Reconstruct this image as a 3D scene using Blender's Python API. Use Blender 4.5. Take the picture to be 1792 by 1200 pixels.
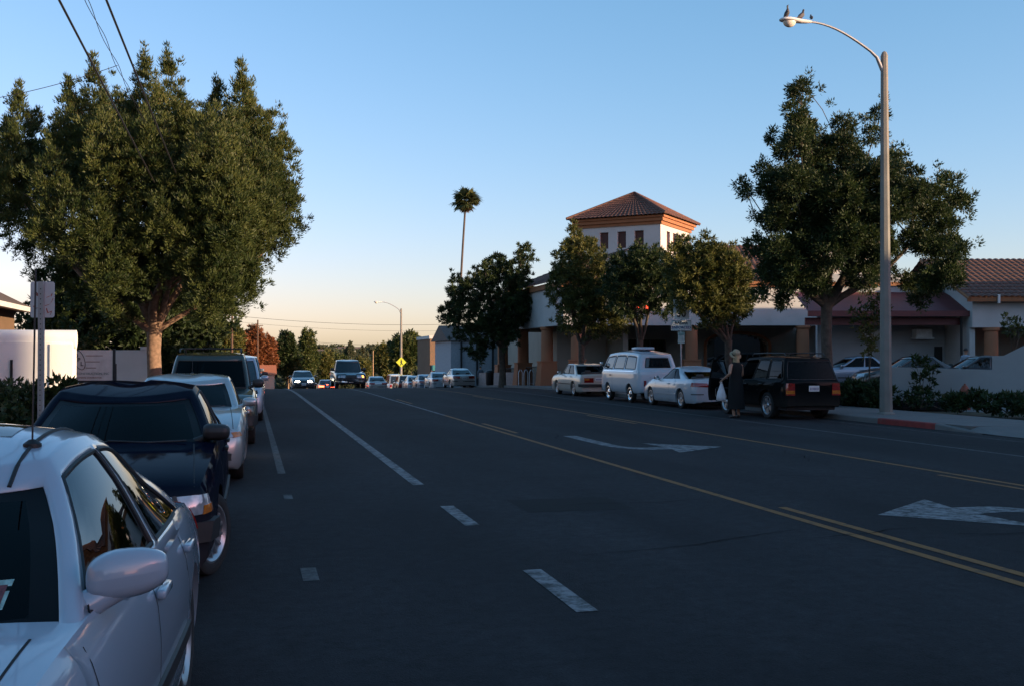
import bpy, bmesh, math, random
import numpy as np
from mathutils import Vector, Matrix
from mathutils.bvhtree import BVHTree
R = math.radians
sc = bpy.context.scene
for o in list(bpy.data.objects): bpy.data.objects.remove(o)
# ------------------------------------------------------------------ camera, sky, sun, exposure
EYE, FOC, HOR, YAW = 1.65, 1842.0, 626.0, R(14.0)      # eye height (m), focal length (px of the 1792 px photograph), horizon row, heading off the road axis
cd = bpy.data.cameras.new('camera'); cam = bpy.data.objects.new('camera', cd); sc.collection.objects.link(cam)
cd.sensor_width = 36.0; cd.lens = 36.0*FOC/1792.0; cd.clip_start = 0.05; cd.clip_end = 6000
cam.location = (0, 0, EYE); cam.rotation_euler = (R(90)+math.atan((HOR-600.0)/FOC), 0, -YAW)
sc.camera = cam
SUN_AZ, SUN_EL = R(128.0), R(8.0)                         # clockwise from +Y (down the road)
w = bpy.data.worlds.new('World'); sc.world = w; w.use_nodes = True
nt = w.node_tree; nt.nodes.clear()
sky = nt.nodes.new('ShaderNodeTexSky'); sky.sky_type = 'NISHITA'; sky.sun_disc = False
sky.sun_elevation = SUN_EL; sky.sun_rotation = SUN_AZ; sky.altitude = 60; sky.air_density = 1.0; sky.dust_density = 0.8; sky.ozone_density = 2.1
bg = nt.nodes.new('ShaderNodeBackground'); bg.inputs[1].default_value = 0.15
wo = nt.nodes.new('ShaderNodeOutputWorld'); # one colour response for the whole sky: the camera's cool white balance and soft shoulder, per channel
sp = nt.nodes.new('ShaderNodeSeparateColor'); cb = nt.nodes.new('ShaderNodeCombineColor'); nt.links.new(sky.outputs[0], sp.inputs[0])
EXPO = 0.92; K_ = 0.15*2**EXPO
for ch, gain, pw, sc_ in ((0, 1.0, 1.16, 2.44), (1, 1.0, .80, 1.53), (2, 1.0, .82, 1.88)):
    a1 = nt.nodes.new('ShaderNodeMath'); a1.operation = 'MULTIPLY'; a1.inputs[1].default_value = .15*gain; nt.links.new(sp.outputs[ch], a1.inputs[0])
    a2 = nt.nodes.new('ShaderNodeMath'); a2.operation = 'POWER'; a2.inputs[1].default_value = pw; nt.links.new(a1.outputs[0], a2.inputs[0])
    a3 = nt.nodes.new('ShaderNodeMath'); a3.operation = 'MULTIPLY'; a3.inputs[1].default_value = sc_/K_; nt.links.new(a2.outputs[0], a3.inputs[0]); nt.links.new(a3.outputs[0], cb.inputs[ch])
nt.links.new(cb.outputs[0], bg.inputs[0])
nt.links.new(bg.outputs[0], wo.inputs[0])
sd = bpy.data.lights.new('sun', 'SUN'); sd.energy = 5.0; sd.angle = R(0.6); sd.color = (1.0, 0.74, 0.46)
so = bpy.data.objects.new('sun', sd); sc.collection.objects.link(so)
SDIR = Vector((math.sin(SUN_AZ)*math.cos(SUN_EL), math.cos(SUN_AZ)*math.cos(SUN_EL), math.sin(SUN_EL)))
so.rotation_euler = SDIR.to_track_quat('Z', 'Y').to_euler(); so.location = (40, -20, 30)
vs = sc.view_settings; vs.view_transform = 'Standard'; vs.look = 'None'; vs.exposure = EXPO; vs.gamma = 1.0; vs.use_curve_mapping = False
sc.render.engine = 'CYCLES'; sc.render.resolution_x = 1024; sc.render.resolution_y = 685
sc.cycles.max_bounces = 8; sc.cycles.transparent_max_bounces = 12
COL = sc.collection

# ------------------------------------------------------------------ places
CT, ST = math.cos(YAW), math.sin(YAW)
def cw(xc, zc): return (xc*CT+zc*ST, zc*CT-xc*ST)          # right-of-axis, depth -> world x, y
def uz(u, zc): return cw((u-896.0)/FOC*zc, zc)             # picture column + depth
def ux(u, X):                                               # picture column + world X (kerb line, lane ...)
    a = math.atan((u-896.0)/FOC)+YAW; return (X, X/math.tan(a))
def bendx(y): return 0.0 if y < 110 else .0006*(y-110)**2       # beyond the crest the street swings to the right
def hz(v, zc): return EYE+(HOR-v)/FOC*zc                   # height of a row at a depth
def gz(y):                                                  # the street crests ~50 m ahead and falls away
    if y < 48: return 0.0
    if y < 80: return -0.0007*(y-48)**2
    z80 = -0.0007*32**2; s = 0.0014*32
    if y < 240: return z80-s*(y-80)
    z240 = z80-s*160
    return z240-s*60*(1-math.exp(-(y-240)/60.0))

# ------------------------------------------------------------------ materials
def pbsdf(name):
    m = bpy.data.materials.new(name); m.use_nodes = True
    return m, m.node_tree, m.node_tree.nodes['Principled BSDF']
def mat(name, col, rough=0.6, metal=0.0, var=0.12, scale=6.0, bump=0.0, bscale=40.0, coat=0.0, spec=0.5, detail=5.0, dirt=None, obj=True):
    m, t, b = pbsdf(name); N = t.nodes; Lk = t.links
    tc = N.new('ShaderNodeTexCoord'); src = tc.outputs['Object']
    n = N.new('ShaderNodeTexNoise'); n.inputs['Scale'].default_value = scale; n.inputs['Detail'].default_value = detail
    Lk.new(src, n.inputs['Vector'])
    r = N.new('ShaderNodeValToRGB'); c = col
    r.color_ramp.elements[0].position = 0.3; r.color_ramp.elements[1].position = 0.7
    r.color_ramp.elements[0].color = (c[0]*(1-var), c[1]*(1-var), c[2]*(1-var), 1)
    r.color_ramp.elements[1].color = (min(1,c[0]*(1+var)), min(1,c[1]*(1+var)), min(1,c[2]*(1+var)), 1)
    Lk.new(n.outputs['Fac'], r.inputs['Fac']); out = r.outputs['Color']
    if dirt:
        n2 = N.new('ShaderNodeTexNoise'); n2.inputs['Scale'].default_value = dirt[1]; n2.inputs['Detail'].default_value = 8; n2.inputs['Roughness'].default_value = 0.7
        Lk.new(src, n2.inputs['Vector'])
        r2 = N.new('ShaderNodeValToRGB'); r2.color_ramp.elements[0].position = dirt[2]; r2.color_ramp.elements[1].position = dirt[3]
        Lk.new(n2.outputs['Fac'], r2.inputs['Fac'])
        mx = N.new('ShaderNodeMix'); mx.data_type = 'RGBA'; Lk.new(r2.outputs['Color'], mx.inputs['Factor'])
        Lk.new(out, mx.inputs['A']); mx.inputs['B'].default_value = (*dirt[0], 1); out = mx.outputs['Result']
    Lk.new(out, b.inputs['Base Color'])
    b.inputs['Roughness'].default_value = rough; b.inputs['Metallic'].default_value = metal
    b.inputs['Specular IOR Level'].default_value = spec
    if coat: b.inputs['Coat Weight'].default_value = coat; b.inputs['Coat Roughness'].default_value = 0.03
    if bump:
        n3 = N.new('ShaderNodeTexNoise'); n3.inputs['Scale'].default_value = bscale; n3.inputs['Detail'].default_value = 6
        Lk.new(src, n3.inputs['Vector'])
        bp = N.new('ShaderNodeBump'); bp.inputs['Strength'].default_value = bump; bp.inputs['Distance'].default_value = 0.01
        Lk.new(n3.outputs['Fac'], bp.inputs['Height']); Lk.new(bp.outputs['Normal'], b.inputs['Normal'])
    return m
def emit(name, col, s):
    m, t, b = pbsdf(name); b.inputs['Base Color'].default_value = (*col, 1); b.inputs['Emission Color'].default_value = (*col, 1); b.inputs['Emission Strength'].default_value = s
    return m
MT = {}
def asphalt():
    m, t, b = pbsdf('asphalt'); N = t.nodes; Lk = t.links
    tc = N.new('ShaderNodeTexCoord')
    mp = N.new('ShaderNodeMapping'); mp.inputs['Scale'].default_value = (1.0, 0.22, 1); Lk.new(tc.outputs['Object'], mp.inputs['Vector'])
    big = N.new('ShaderNodeTexNoise'); big.inputs['Scale'].default_value = 0.7; big.inputs['Detail'].default_value = 5; Lk.new(mp.outputs[0], big.inputs['Vector'])
    fine = N.new('ShaderNodeTexNoise'); fine.inputs['Scale'].default_value = 55; fine.inputs['Detail'].default_value = 6; fine.inputs['Roughness'].default_value = .8; Lk.new(tc.outputs['Object'], fine.inputs['Vector'])
    r1 = N.new('ShaderNodeValToRGB'); e = r1.color_ramp.elements; e[0].position = .3; e[1].position = .72
    e[0].color = (.0072,.0076,.0098,1); e[1].color = (.0215,.0222,.0255,1); Lk.new(big.outputs['Fac'], r1.inputs['Fac'])
    r2 = N.new('ShaderNodeValToRGB'); e = r2.color_ramp.elements; e[0].position = .35; e[1].position = .75; e[0].color = (.5,.5,.52,1); e[1].color = (1.75,1.72,1.68,1)
    Lk.new(fine.outputs['Fac'], r2.inputs['Fac'])
    mx = N.new('ShaderNodeMix'); mx.data_type = 'RGBA'; mx.blend_type = 'MULTIPLY'; mx.inputs['Factor'].default_value = 1
    Lk.new(r1.outputs['Color'], mx.inputs['A']); Lk.new(r2.outputs['Color'], mx.inputs['B'])
    mo = N.new('ShaderNodeTexNoise'); mo.inputs['Scale'].default_value = 7; mo.inputs['Detail'].default_value = 8; mo.inputs['Roughness'].default_value = .85; Lk.new(tc.outputs['Object'], mo.inputs['Vector'])
    rm = N.new('ShaderNodeValToRGB'); e = rm.color_ramp.elements; e[0].position = .36; e[1].position = .66; e[0].color = (.45,.45,.46,1); e[1].color = (1.75,1.74,1.72,1); Lk.new(mo.outputs['Fac'], rm.inputs['Fac'])
    mm = N.new('ShaderNodeMix'); mm.data_type = 'RGBA'; mm.blend_type = 'MULTIPLY'; mm.inputs['Factor'].default_value = 1
    Lk.new(mx.outputs['Result'], mm.inputs['A']); Lk.new(rm.outputs['Color'], mm.inputs['B']); mx = mm
    # oil drips and darker patches
    st = N.new('ShaderNodeTexNoise'); st.inputs['Scale'].default_value = 0.35; st.inputs['Detail'].default_value = 7; st.inputs['Roughness'].default_value = .65; Lk.new(tc.outputs['Object'], st.inputs['Vector'])
    r3 = N.new('ShaderNodeValToRGB'); e = r3.color_ramp.elements; e[0].position = .38; e[1].position = .5; e[0].color = (.74,.74,.74,1); e[1].color = (1,1,1,1); Lk.new(st.outputs['Fac'], r3.inputs['Fac'])
    mx2 = N.new('ShaderNodeMix'); mx2.data_type = 'RGBA'; mx2.blend_type = 'MULTIPLY'; mx2.inputs['Factor'].default_value = 1
    Lk.new(mx.outputs['Result'], mx2.inputs['A']); Lk.new(r3.outputs['Color'], mx2.inputs['B'])
    Lk.new(mx2.outputs['Result'], b.inputs['Base Color']); b.inputs['Roughness'].default_value = .9; b.inputs['Specular IOR Level'].default_value = .25
    vo = N.new('ShaderNodeTexVoronoi'); vo.inputs['Scale'].default_value = 110; Lk.new(tc.outputs['Object'], vo.inputs['Vector'])
    bp = N.new('ShaderNodeBump'); bp.inputs['Strength'].default_value = .5; bp.inputs['Distance'].default_value = .006; Lk.new(vo.outputs['Distance'], bp.inputs['Height']); Lk.new(bp.outputs['Normal'], b.inputs['Normal'])
    return m
def road_paint(name, col, wear):
    m, t, b = pbsdf(name); N = t.nodes; Lk = t.links
    tc = N.new('ShaderNodeTexCoord')
    n = N.new('ShaderNodeTexNoise'); n.inputs['Scale'].default_value = 7; n.inputs['Detail'].default_value = 10; n.inputs['Roughness'].default_value = .75; Lk.new(tc.outputs['Object'], n.inputs['Vector'])
    r = N.new('ShaderNodeValToRGB'); e = r.color_ramp.elements; e[0].position = wear; e[1].position = wear+.16; e[0].color = (.018,.0185,.019,1); e[1].color = (*col,1)
    Lk.new(n.outputs['Fac'], r.inputs['Fac']); Lk.new(r.outputs['Color'], b.inputs['Base Color']); b.inputs['Roughness'].default_value = .8
    return m
def paint(name, col, metal=0.0, rough=0.35, coat=1.0, dust=0.06, spec=.5):
    m, t, b = pbsdf(name); N = t.nodes; Lk = t.links
    tc = N.new('ShaderNodeTexCoord'); n = N.new('ShaderNodeTexNoise'); n.inputs['Scale'].default_value = 3.0; n.inputs['Detail'].default_value = 9; n.inputs['Roughness'].default_value = .7
    Lk.new(tc.outputs['Object'], n.inputs['Vector'])
    sx = N.new('ShaderNodeSeparateXYZ'); Lk.new(tc.outputs['Object'], sx.inputs[0])
    mr = N.new('ShaderNodeMapRange'); mr.inputs['From Min'].default_value = .75; mr.inputs['From Max'].default_value = .15; mr.inputs['To Min'].default_value = dust; mr.inputs['To Max'].default_value = dust+.35
    Lk.new(sx.outputs['Z'], mr.inputs['Value'])
    mu = N.new('ShaderNodeMath'); mu.operation = 'MULTIPLY'; Lk.new(n.outputs['Fac'], mu.inputs[0]); Lk.new(mr.outputs[0], mu.inputs[1])
    mx = N.new('ShaderNodeMix'); mx.data_type = 'RGBA'; Lk.new(mu.outputs[0], mx.inputs['Factor']); mx.inputs['A'].default_value = (*col,1); mx.inputs['B'].default_value = (.16,.14,.12,1)
    Lk.new(mx.outputs['Result'], b.inputs['Base Color'])
    rr = N.new('ShaderNodeMapRange'); rr.inputs['To Min'].default_value = .02; rr.inputs['To Max'].default_value = .10; Lk.new(n.outputs['Fac'], rr.inputs['Value'])
    b.inputs['Roughness'].default_value = rough; b.inputs['Metallic'].default_value = metal; b.inputs['Specular IOR Level'].default_value = spec
    b.inputs['Coat Weight'].default_value = coat; Lk.new(rr.outputs[0], b.inputs['Coat Roughness'])
    return m
def car_glass(name, tint=(.10,.13,.13), ior=1.5):
    m = bpy.data.materials.new(name); m.use_nodes = True; t = m.node_tree; t.nodes.clear(); N = t.nodes; Lk = t.links
    tr = N.new('ShaderNodeBsdfTransparent'); tr.inputs[0].default_value = (*tint,1)
    gl = N.new('ShaderNodeBsdfGlossy'); gl.inputs['Roughness'].default_value = .012; gl.inputs[0].default_value = (.95,.97,1,1)
    fr = N.new('ShaderNodeFresnel'); fr.inputs[0].default_value = ior
    mx = N.new('ShaderNodeMixShader'); Lk.new(fr.outputs[0], mx.inputs[0]); Lk.new(tr.outputs[0], mx.inputs[1]); Lk.new(gl.outputs[0], mx.inputs[2])
    o = N.new('ShaderNodeOutputMaterial'); Lk.new(mx.outputs[0], o.inputs[0]); return m
def leafmat(name, c1, c2, trans=.25):
    m, t, b = pbsdf(name); N = t.nodes; Lk = t.links
    at = N.new('ShaderNodeAttribute'); at.attribute_name = 'shade'
    r = N.new('ShaderNodeValToRGB'); e = r.color_ramp.elements; e[0].color = (*c1,1); e[1].color = (*c2,1)
    Lk.new(at.outputs['Fac'], r.inputs['Fac']); Lk.new(r.outputs['Color'], b.inputs['Base Color'])
    b.inputs['Roughness'].default_value = .55; b.inputs['Specular IOR Level'].default_value = .3
    tl = N.new('ShaderNodeBsdfTranslucent'); Lk.new(r.outputs['Color'], tl.inputs[0])
    mx = N.new('ShaderNodeMixShader'); mx.inputs[0].default_value = trans
    Lk.new(b.outputs[0], mx.inputs[1]); Lk.new(tl.outputs[0], mx.inputs[2]); Lk.new(mx.outputs[0], N['Material Output'].inputs[0])
    return m
def stucco(name, col, var=.06):
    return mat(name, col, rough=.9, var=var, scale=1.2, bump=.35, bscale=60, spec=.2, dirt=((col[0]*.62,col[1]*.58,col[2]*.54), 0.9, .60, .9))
MT['asphalt'] = asphalt()
MT['white_line'] = road_paint('white_line', (.20,.205,.21), .41)
MT['bright_line'] = road_paint('bright_line', (.50,.51,.52), .30)
MT['faint_line'] = road_paint('faint_line', (.085,.088,.088), .42)
MT['yellow_line'] = road_paint('yellow_line', (.215,.088,.011), .34)
MT['crack'] = mat('crack', (.004,.004,.0045), .95, spec=.05)
MT['concrete'] = mat('concrete', (.125,.122,.118), .9, var=.12, scale=1.5, bump=.3, bscale=70, dirt=((.09,.085,.08), .8, .55, .8))
MT['red_kerb'] = mat('red_kerb', (.20,.022,.018), .75, var=.25, scale=4, dirt=((.10,.06,.05), 3, .55, .75))
MT['soil'] = mat('soil', (.07,.055,.04), .95, var=.3, scale=3, bump=.5, bscale=15)
MT['field'] = mat('field', (.075,.07,.045), .95, var=.35, scale=.15)
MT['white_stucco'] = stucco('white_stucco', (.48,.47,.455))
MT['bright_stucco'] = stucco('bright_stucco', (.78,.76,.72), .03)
MT['shaded_stucco'] = stucco('shaded_white_stucco', (.33,.335,.34))  # white stucco darkened in its colour for walls standing in shade
MT['beige_stucco'] = stucco('beige_stucco', (.28,.255,.215))
MT['terracotta_stucco'] = stucco('terracotta_stucco', (.36,.155,.085))
MT['orange_trim'] = mat('orange_trim', (.27,.11,.045), .8, var=.12, scale=2)
MT['clay_tile'] = mat('clay_tile', (.115,.052,.036), .85, var=.35, scale=5, bump=.3, bscale=30)
MT['red_metal'] = mat('red_metal', (.11,.021,.022), .55, var=.15, scale=2)
MT['dark_opening'] = mat('dark_opening', (.012,.011,.011), .5)
MT['shutter'] = mat('shutter', (.075,.022,.016), .7)
MT['brown_stucco'] = stucco('brown_stucco', (.16,.105,.07))
MT['brown_roof'] = mat('brown_roof', (.10,.075,.065), .9, var=.25, scale=8)
MT['white_wood'] = mat('white_wood', (.6,.59,.57), .7)
MT['galvanised'] = mat('galvanised', (.33,.34,.35), .5, metal=.6, var=.12, scale=5)
MT['sign_back'] = mat('sign_back', (.50,.52,.54), .45, metal=.25, var=.06, scale=6)
MT['spray'] = mat('spray', (.33,.07,.045), .6, var=.3, scale=9)
MT['pole_concrete'] = mat('pole_concrete', (.19,.18,.16), .85, var=.14, scale=2.5, bump=.4, bscale=80, dirt=((.2,.18,.15), 1.2, .55, .85))
MT['dark_metal'] = mat('dark_metal', (.02,.02,.022), .5, metal=.4)
MT['lamp_glass'] = mat('lamp_glass', (.62,.58,.5), .12, spec=.6)
MT['wood_pole'] = mat('wood_pole', (.085,.05,.032), .9, var=.25, scale=4)
MT['pale_pole'] = mat('pole_pale', (.33,.22,.13), .9, var=.2, scale=4)
MT['cable'] = mat('cable', (.012,.012,.013), .6)
MT['bark'] = mat('bark', (.20,.125,.085), .95, var=.35, scale=9, bump=1.0, bscale=14)
MT['dark_bark'] = mat('dark_bark', (.075,.058,.045), .95, var=.35, scale=9, bump=1.0, bscale=14)
MT['palm_bark'] = mat('palm_bark', (.075,.06,.05), .95, var=.25, scale=9)
MT['leaf_pine'] = leafmat('leaf_pine', (.018,.036,.010), (.088,.104,.026))
MT['leaf_dark'] = leafmat('leaf_dark', (.014,.026,.009), (.048,.072,.020))
MT['leaf_olive'] = leafmat('leaf_olive', (.032,.046,.012), (.14,.135,.032))
MT['leaf_rust'] = leafmat('leaf_rust', (.10,.035,.014), (.23,.085,.028))
MT['leaf_hedge'] = leafmat('leaf_hedge', (.012,.026,.009), (.038,.062,.017))
MT['leaf_palm'] = leafmat('leaf_palm', (.03,.045,.015), (.09,.10,.035))
MT['leaf_dry'] = leafmat('leaf_dry', (.07,.045,.02), (.14,.09,.04))
MT['leaf_far'] = leafmat('leaf_far', (.035,.05,.03), (.09,.10,.05))
MT['skin'] = mat('skin', (.36,.19,.12), .55, var=.08, scale=12)
MT['tyre'] = mat('tyre', (.014,.014,.014), .85, var=.2, scale=12, bump=.2)
MT['black_trim'] = mat('black_trim', (.016,.016,.017), .55, var=.15)
MT['rubber'] = mat('rubber', (.008,.008,.009), .6)
MT['under'] = mat('under', (.008,.008,.008), .9)
MT['seam'] = mat('seam', (.01,.01,.011), .8)
MT['rim'] = mat('rim', (.42,.43,.45), .32, metal=.85, var=.08)
MT['chrome'] = mat('chrome', (.75,.76,.78), .1, metal=1.0, var=.02)
MT['upholstery'] = mat('upholstery', (.045,.044,.042), .9, var=.15, scale=20)
MT['tan_seat'] = mat('tan_seat', (.16,.15,.13), .9, var=.15, scale=20)
MT['dash'] = mat('dash', (.018,.018,.02), .7)
MT['plate'] = mat('plate', (.62,.63,.62), .45, var=.05)
MT['plate_ink'] = mat('plate_ink', (.03,.05,.16), .6)
MT['lens_clear'] = mat('lens_clear', (.34,.36,.39), .08, metal=.35, var=.35, scale=14, coat=1)
MT['lens_red'] = mat('lens_red', (.22,.012,.01), .12, var=.2, scale=18, coat=1)
MT['lens_amber'] = mat('lens_amber', (.42,.13,.012), .12, var=.2, scale=18, coat=1)
MT['lamp_on'] = emit('lamp_on', (1.0,.86,.62), 14.0)
MT['tail_on'] = emit('tail_on', (1.0,.10,.04), 5.0)
MT['amber_on'] = emit('amber_on', (1.0,.35,.05), 3.0)
MT['glass_open'] = car_glass('glass_open', (.30,.34,.33))
MT['glass_dark'] = car_glass('glass_dark', (.08,.10,.10), 1.20)
MT['glass_side'] = car_glass('glass_side', (.10,.12,.12), 1.65)
MT['glass_shut'] = mat('glass_shut', (.012,.014,.016), .03, spec=.8)
MT['ceramic_band'] = mat('ceramic_band', (.004,.004,.005), .3, spec=.12)

# ------------------------------------------------------------------ mesh helpers
def link(o, parent=None):
    COL.objects.link(o)
    if parent is not None: o.parent = parent
    return o
def tag(o, label=None, cat=None, group=None, kind=None):
    if label: o['label'] = label
    if cat: o['category'] = cat
    if group: o['group'] = group
    if kind: o['kind'] = kind
    return o
def empty(name, loc=(0,0,0), rz=0.0, parent=None):
    o = bpy.data.objects.new(name, None); o.location = loc; o.rotation_euler = (0,0,rz); o.empty_display_size = .2
    return link(o, parent)
def smooth_mesh(me, ang=None):
    n = len(me.polygons)
    me.polygons.foreach_set('use_smooth', np.ones(n, dtype=bool))
    if ang is not None: me.set_sharp_from_angle(angle=R(ang))
class MB:
    def __init__(s): s.v = []; s.f = []
    def add(s, vs_, fs):
        k = len(s.v); s.v += [tuple(p) for p in vs_]; s.f += [tuple(i+k for i in f) for f in fs]; return s
    def box(s, x0,x1,y0,y1,z0,z1, M=None):
        p = [(x0,y0,z0),(x1,y0,z0),(x1,y1,z0),(x0,y1,z0),(x0,y0,z1),(x1,y0,z1),(x1,y1,z1),(x0,y1,z1)]
        if M is not None: p = [tuple(M @ Vector(q)) for q in p]
        return s.add(p, [(0,3,2,1),(4,5,6,7),(0,1,5,4),(1,2,6,5),(2,3,7,6),(3,0,4,7)])
    def rbox(s, c, d, r=.02, M=None, seg=3):                 # box with rounded edges (chamfer loops on all three axes through a bmesh bevel)
        bm = bmesh.new(); bmesh.ops.create_cube(bm, size=1)
        for q in bm.verts: q.co = Vector((q.co.x*d[0], q.co.y*d[1], q.co.z*d[2]))
        bmesh.ops.bevel(bm, geom=list(bm.edges), offset=r, segments=seg, profile=.5, affect='EDGES')
        for q in bm.verts:
            q.co = q.co+Vector(c)
            if M is not None: q.co = M @ q.co
        bm.verts.ensure_lookup_table(); bm.verts.index_update()
        s.add([q.co[:] for q in bm.verts], [[q.index for q in f.verts] for f in bm.faces]); bm.free(); return s
    def tube(s, pts, rad, n=10, caps=True):
        pts = [Vector(p) for p in pts]; m = len(pts)
        rs = rad if isinstance(rad, (list, tuple)) else [rad]*m
        k = len(s.v); up = None
        for i, p in enumerate(pts):
            t = (pts[min(i+1,m-1)]-pts[max(i-1,0)]).normalized()
            if up is None: up = t.orthogonal().normalized()
            up = (up-t*up.dot(t)); up = up.normalized() if up.length > 1e-6 else t.orthogonal().normalized()
            bi = t.cross(up)
            for j in range(n):
                a = 2*math.pi*j/n; s.v.append(tuple(p+(up*math.cos(a)+bi*math.sin(a))*rs[i]))
        for i in range(m-1):
            for j in range(n):
                s.f.append((k+i*n+j, k+i*n+(j+1)%n, k+(i+1)*n+(j+1)%n, k+(i+1)*n+j))
        if caps: s.f.append(tuple(k+j for j in range(n-1,-1,-1))); s.f.append(tuple(k+(m-1)*n+j for j in range(n)))
        return s
    def lathe(s, prof, n=24, M=None, close=True):             # prof: (r, z) about z
        k = len(s.v); m = len(prof)
        for r_, z in prof:
            for j in range(n):
                a = 2*math.pi*j/n; p = Vector((r_*math.cos(a), r_*math.sin(a), z))
                s.v.append(tuple(M @ p if M is not None else p))
        for i in range(m-1):
            for j in range(n): s.f.append((k+i*n+j, k+i*n+(j+1)%n, k+(i+1)*n+(j+1)%n, k+(i+1)*n+j))
        if close:
            if prof[0][0] > 1e-5: s.f.append(tuple(k+j for j in range(n-1,-1,-1)))
            if prof[-1][0] > 1e-5: s.f.append(tuple(k+(m-1)*n+j for j in range(n)))
        return s
    def prism(s, poly, z0, z1, M=None):                        # poly in xy, counter-clockwise
        n = len(poly); p = [(x,y,z0) for x,y in poly]+[(x,y,z1) for x,y in poly]
        if M is not None: p = [tuple(M @ Vector(q)) for q in p]
        return s.add(p, [tuple(range(n-1,-1,-1)), tuple(range(n,2*n))]+[(i,(i+1)%n,n+(i+1)%n,n+i) for i in range(n)])
    def grid(s, rows):                                         # rows of points -> quads
        k = len(s.v); n = len(rows[0])
        for r_ in rows: s.v += [tuple(p) for p in r_]
        for i in range(len(rows)-1):
            for j in range(n-1): s.f.append((k+i*n+j, k+i*n+j+1, k+(i+1)*n+j+1, k+(i+1)*n+j))
        return s
    def mesh(s, name, material, smooth=None):
        me = bpy.data.meshes.new(name); me.from_pydata(s.v, [], s.f); me.update()
        if material is not None: me.materials.append(material if not isinstance(material, str) else MT[material])
        if smooth is not None: smooth_mesh(me, smooth)
        return me
    def build(s, name, material, parent=None, smooth=None, loc=None, rz=None):
        o = bpy.data.objects.new(name, s.mesh(name, material, smooth))
        if loc is not None: o.location = loc
        if rz is not None: o.rotation_euler = (0,0,rz)
        return link(o, parent)
def share(name, me, parent=None, loc=(0,0,0), rot=(0,0,0), scl=(1,1,1)):
    o = bpy.data.objects.new(name, me); o.location = loc; o.rotation_euler = rot; o.scale = scl
    return link(o, parent)
def text_obj(name, body, size, material, parent, M, ext=.001, bold=0.0, align='CENTER'):
    c = bpy.data.curves.new(name, 'FONT'); c.body = body; c.size = size; c.align_x = align; c.align_y = 'CENTER'; c.extrude = ext; c.offset = bold
    t = bpy.data.objects.new(name, c); COL.objects.link(t)
    dg = bpy.context.evaluated_depsgraph_get(); me = bpy.data.meshes.new_from_object(t.evaluated_get(dg)); bpy.data.objects.remove(t)
    me.transform(M); me.materials.clear(); me.materials.append(MT[material])
    o = bpy.data.objects.new(name, me); return link(o, parent)
# ------------------------------------------------------------------ ground, road, kerbs, pavements
KL, KR = -2.25, 15.4                                          # kerb lines
YS = [-45,-30,-15,0,6,10,15,20,25,30,35,40,44,48]+[48+1.5*i for i in range(1,36)]+[105+6*i for i in range(0,24)]+[260,280,300,330,360,420,500,700,1000]
def strip(name, x0, x1, dz, material, y0=-45, y1=1000, parent=None, nx=1, kind='structure'):
    m = MB(); ys = [y0]+[y for y in YS if y0 < y < y1]+[y1]
    m.grid([[(bendx(y)+x0+(x1-x0)*i/nx, y, gz(y)+dz) for i in range(nx+1)] for y in ys])
    o = m.build(name, material, parent)
    if kind and parent is None: o['kind'] = kind
    return o
gm = MB(); gxs = [-900,-300,-120,-60,-30,-12,-6,-2,6,15,22,40,80,160,400,900]
gm.grid([[(x, y, gz(y)-.03) for x in gxs] for y in [-300,-120]+YS])
tag(gm.build('ground', 'field'), kind='structure')
road = strip('road', KL, KR, 0.0, 'asphalt', nx=6)
def kerb_run(name, x0, x1, y0, y1, material, parent=None, h=.14, top0=None, top1=None):
    m = MB(); ys = [y0]+[y for y in YS if y0 < y < y1]+[y1]; rows = []
    for y in ys:
        f = (y-y0)/(y1-y0); hh = h if top0 is None else top0+(top1-top0)*f; g = gz(y)
        x0b, x1b = x0, x1; x0 = x0b+bendx(y); x1 = x1b+bendx(y)
        rows.append([(x0,y,g-.02),(x0+(x1-x0)*.06,y,g+hh-.02),(x0+(x1-x0)*.22,y,g+hh),(x1,y,g+hh),(x1,y,g-.02)]); x0, x1 = x0b, x1b
    m.grid(rows); m.f.append((0,1,2,3,4)); k = len(m.v)-5; m.f.append((k+4,k+3,k+2,k+1,k))
    o = m.build(name, material, parent)
    if parent is None: o['kind'] = 'structure'
    return o
kl = kerb_run('kerb_left', KL, KL-.16, -45, 400, 'concrete')
kr = kerb_run('kerb_right', KR, KR+.16, 23.6, 400, 'concrete')
kerb_run('painted_kerb', KR, KR+.16, 21.3, 23.6, 'red_kerb', kr)['label'] = 'red painted stretch of kerb'
kerb_run('kerb_ramp', KR, KR+.16, 19.7, 21.3, 'concrete', kr, top0=.02, top1=.14)
kerb_run('kerb_run', KR, KR+.16, -45, 6.0, 'concrete', kr)
def pavement(name, x0, x1, y0, y1, dz, step, material='concrete'):
    # slabs near by are single children with open joints; further off one sheet
    base = strip(name, x0, x1, dz-.012, 'soil', y0, y1)
    m = MB(); me = None
    ny = int((min(y1, y0+60)-y0)/step); wd = abs(x1-x0); nx = max(1, int(round(wd/step)))
    sx = wd/nx
    m.box(.006, sx-.006, .006, step-.006, -.05, .012); me = m.mesh('slab', material)
    for j in range(ny):
        for i in range(nx):
            y = y0+j*step
            o = share('slab', me, base, (min(x0,x1)+i*sx, y, gz(y+step/2)+dz-.012+random.uniform(-.002,.002)))
            o.rotation_euler = (math.atan((gz(y+step)-gz(y))/step), 0, 0)
    if y0+ny*step < y1: strip(name+'_far', x0, x1, dz, material, y0+ny*step, y1)
    return base
random.seed(3)
pavement('pavement_left', KL-.16, KL-.85, 2, 400, .14, .69*2)
pavement('pavement_right', KR+.16, KR+2.9, 20.2, 400, .14, 1.4)
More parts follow.
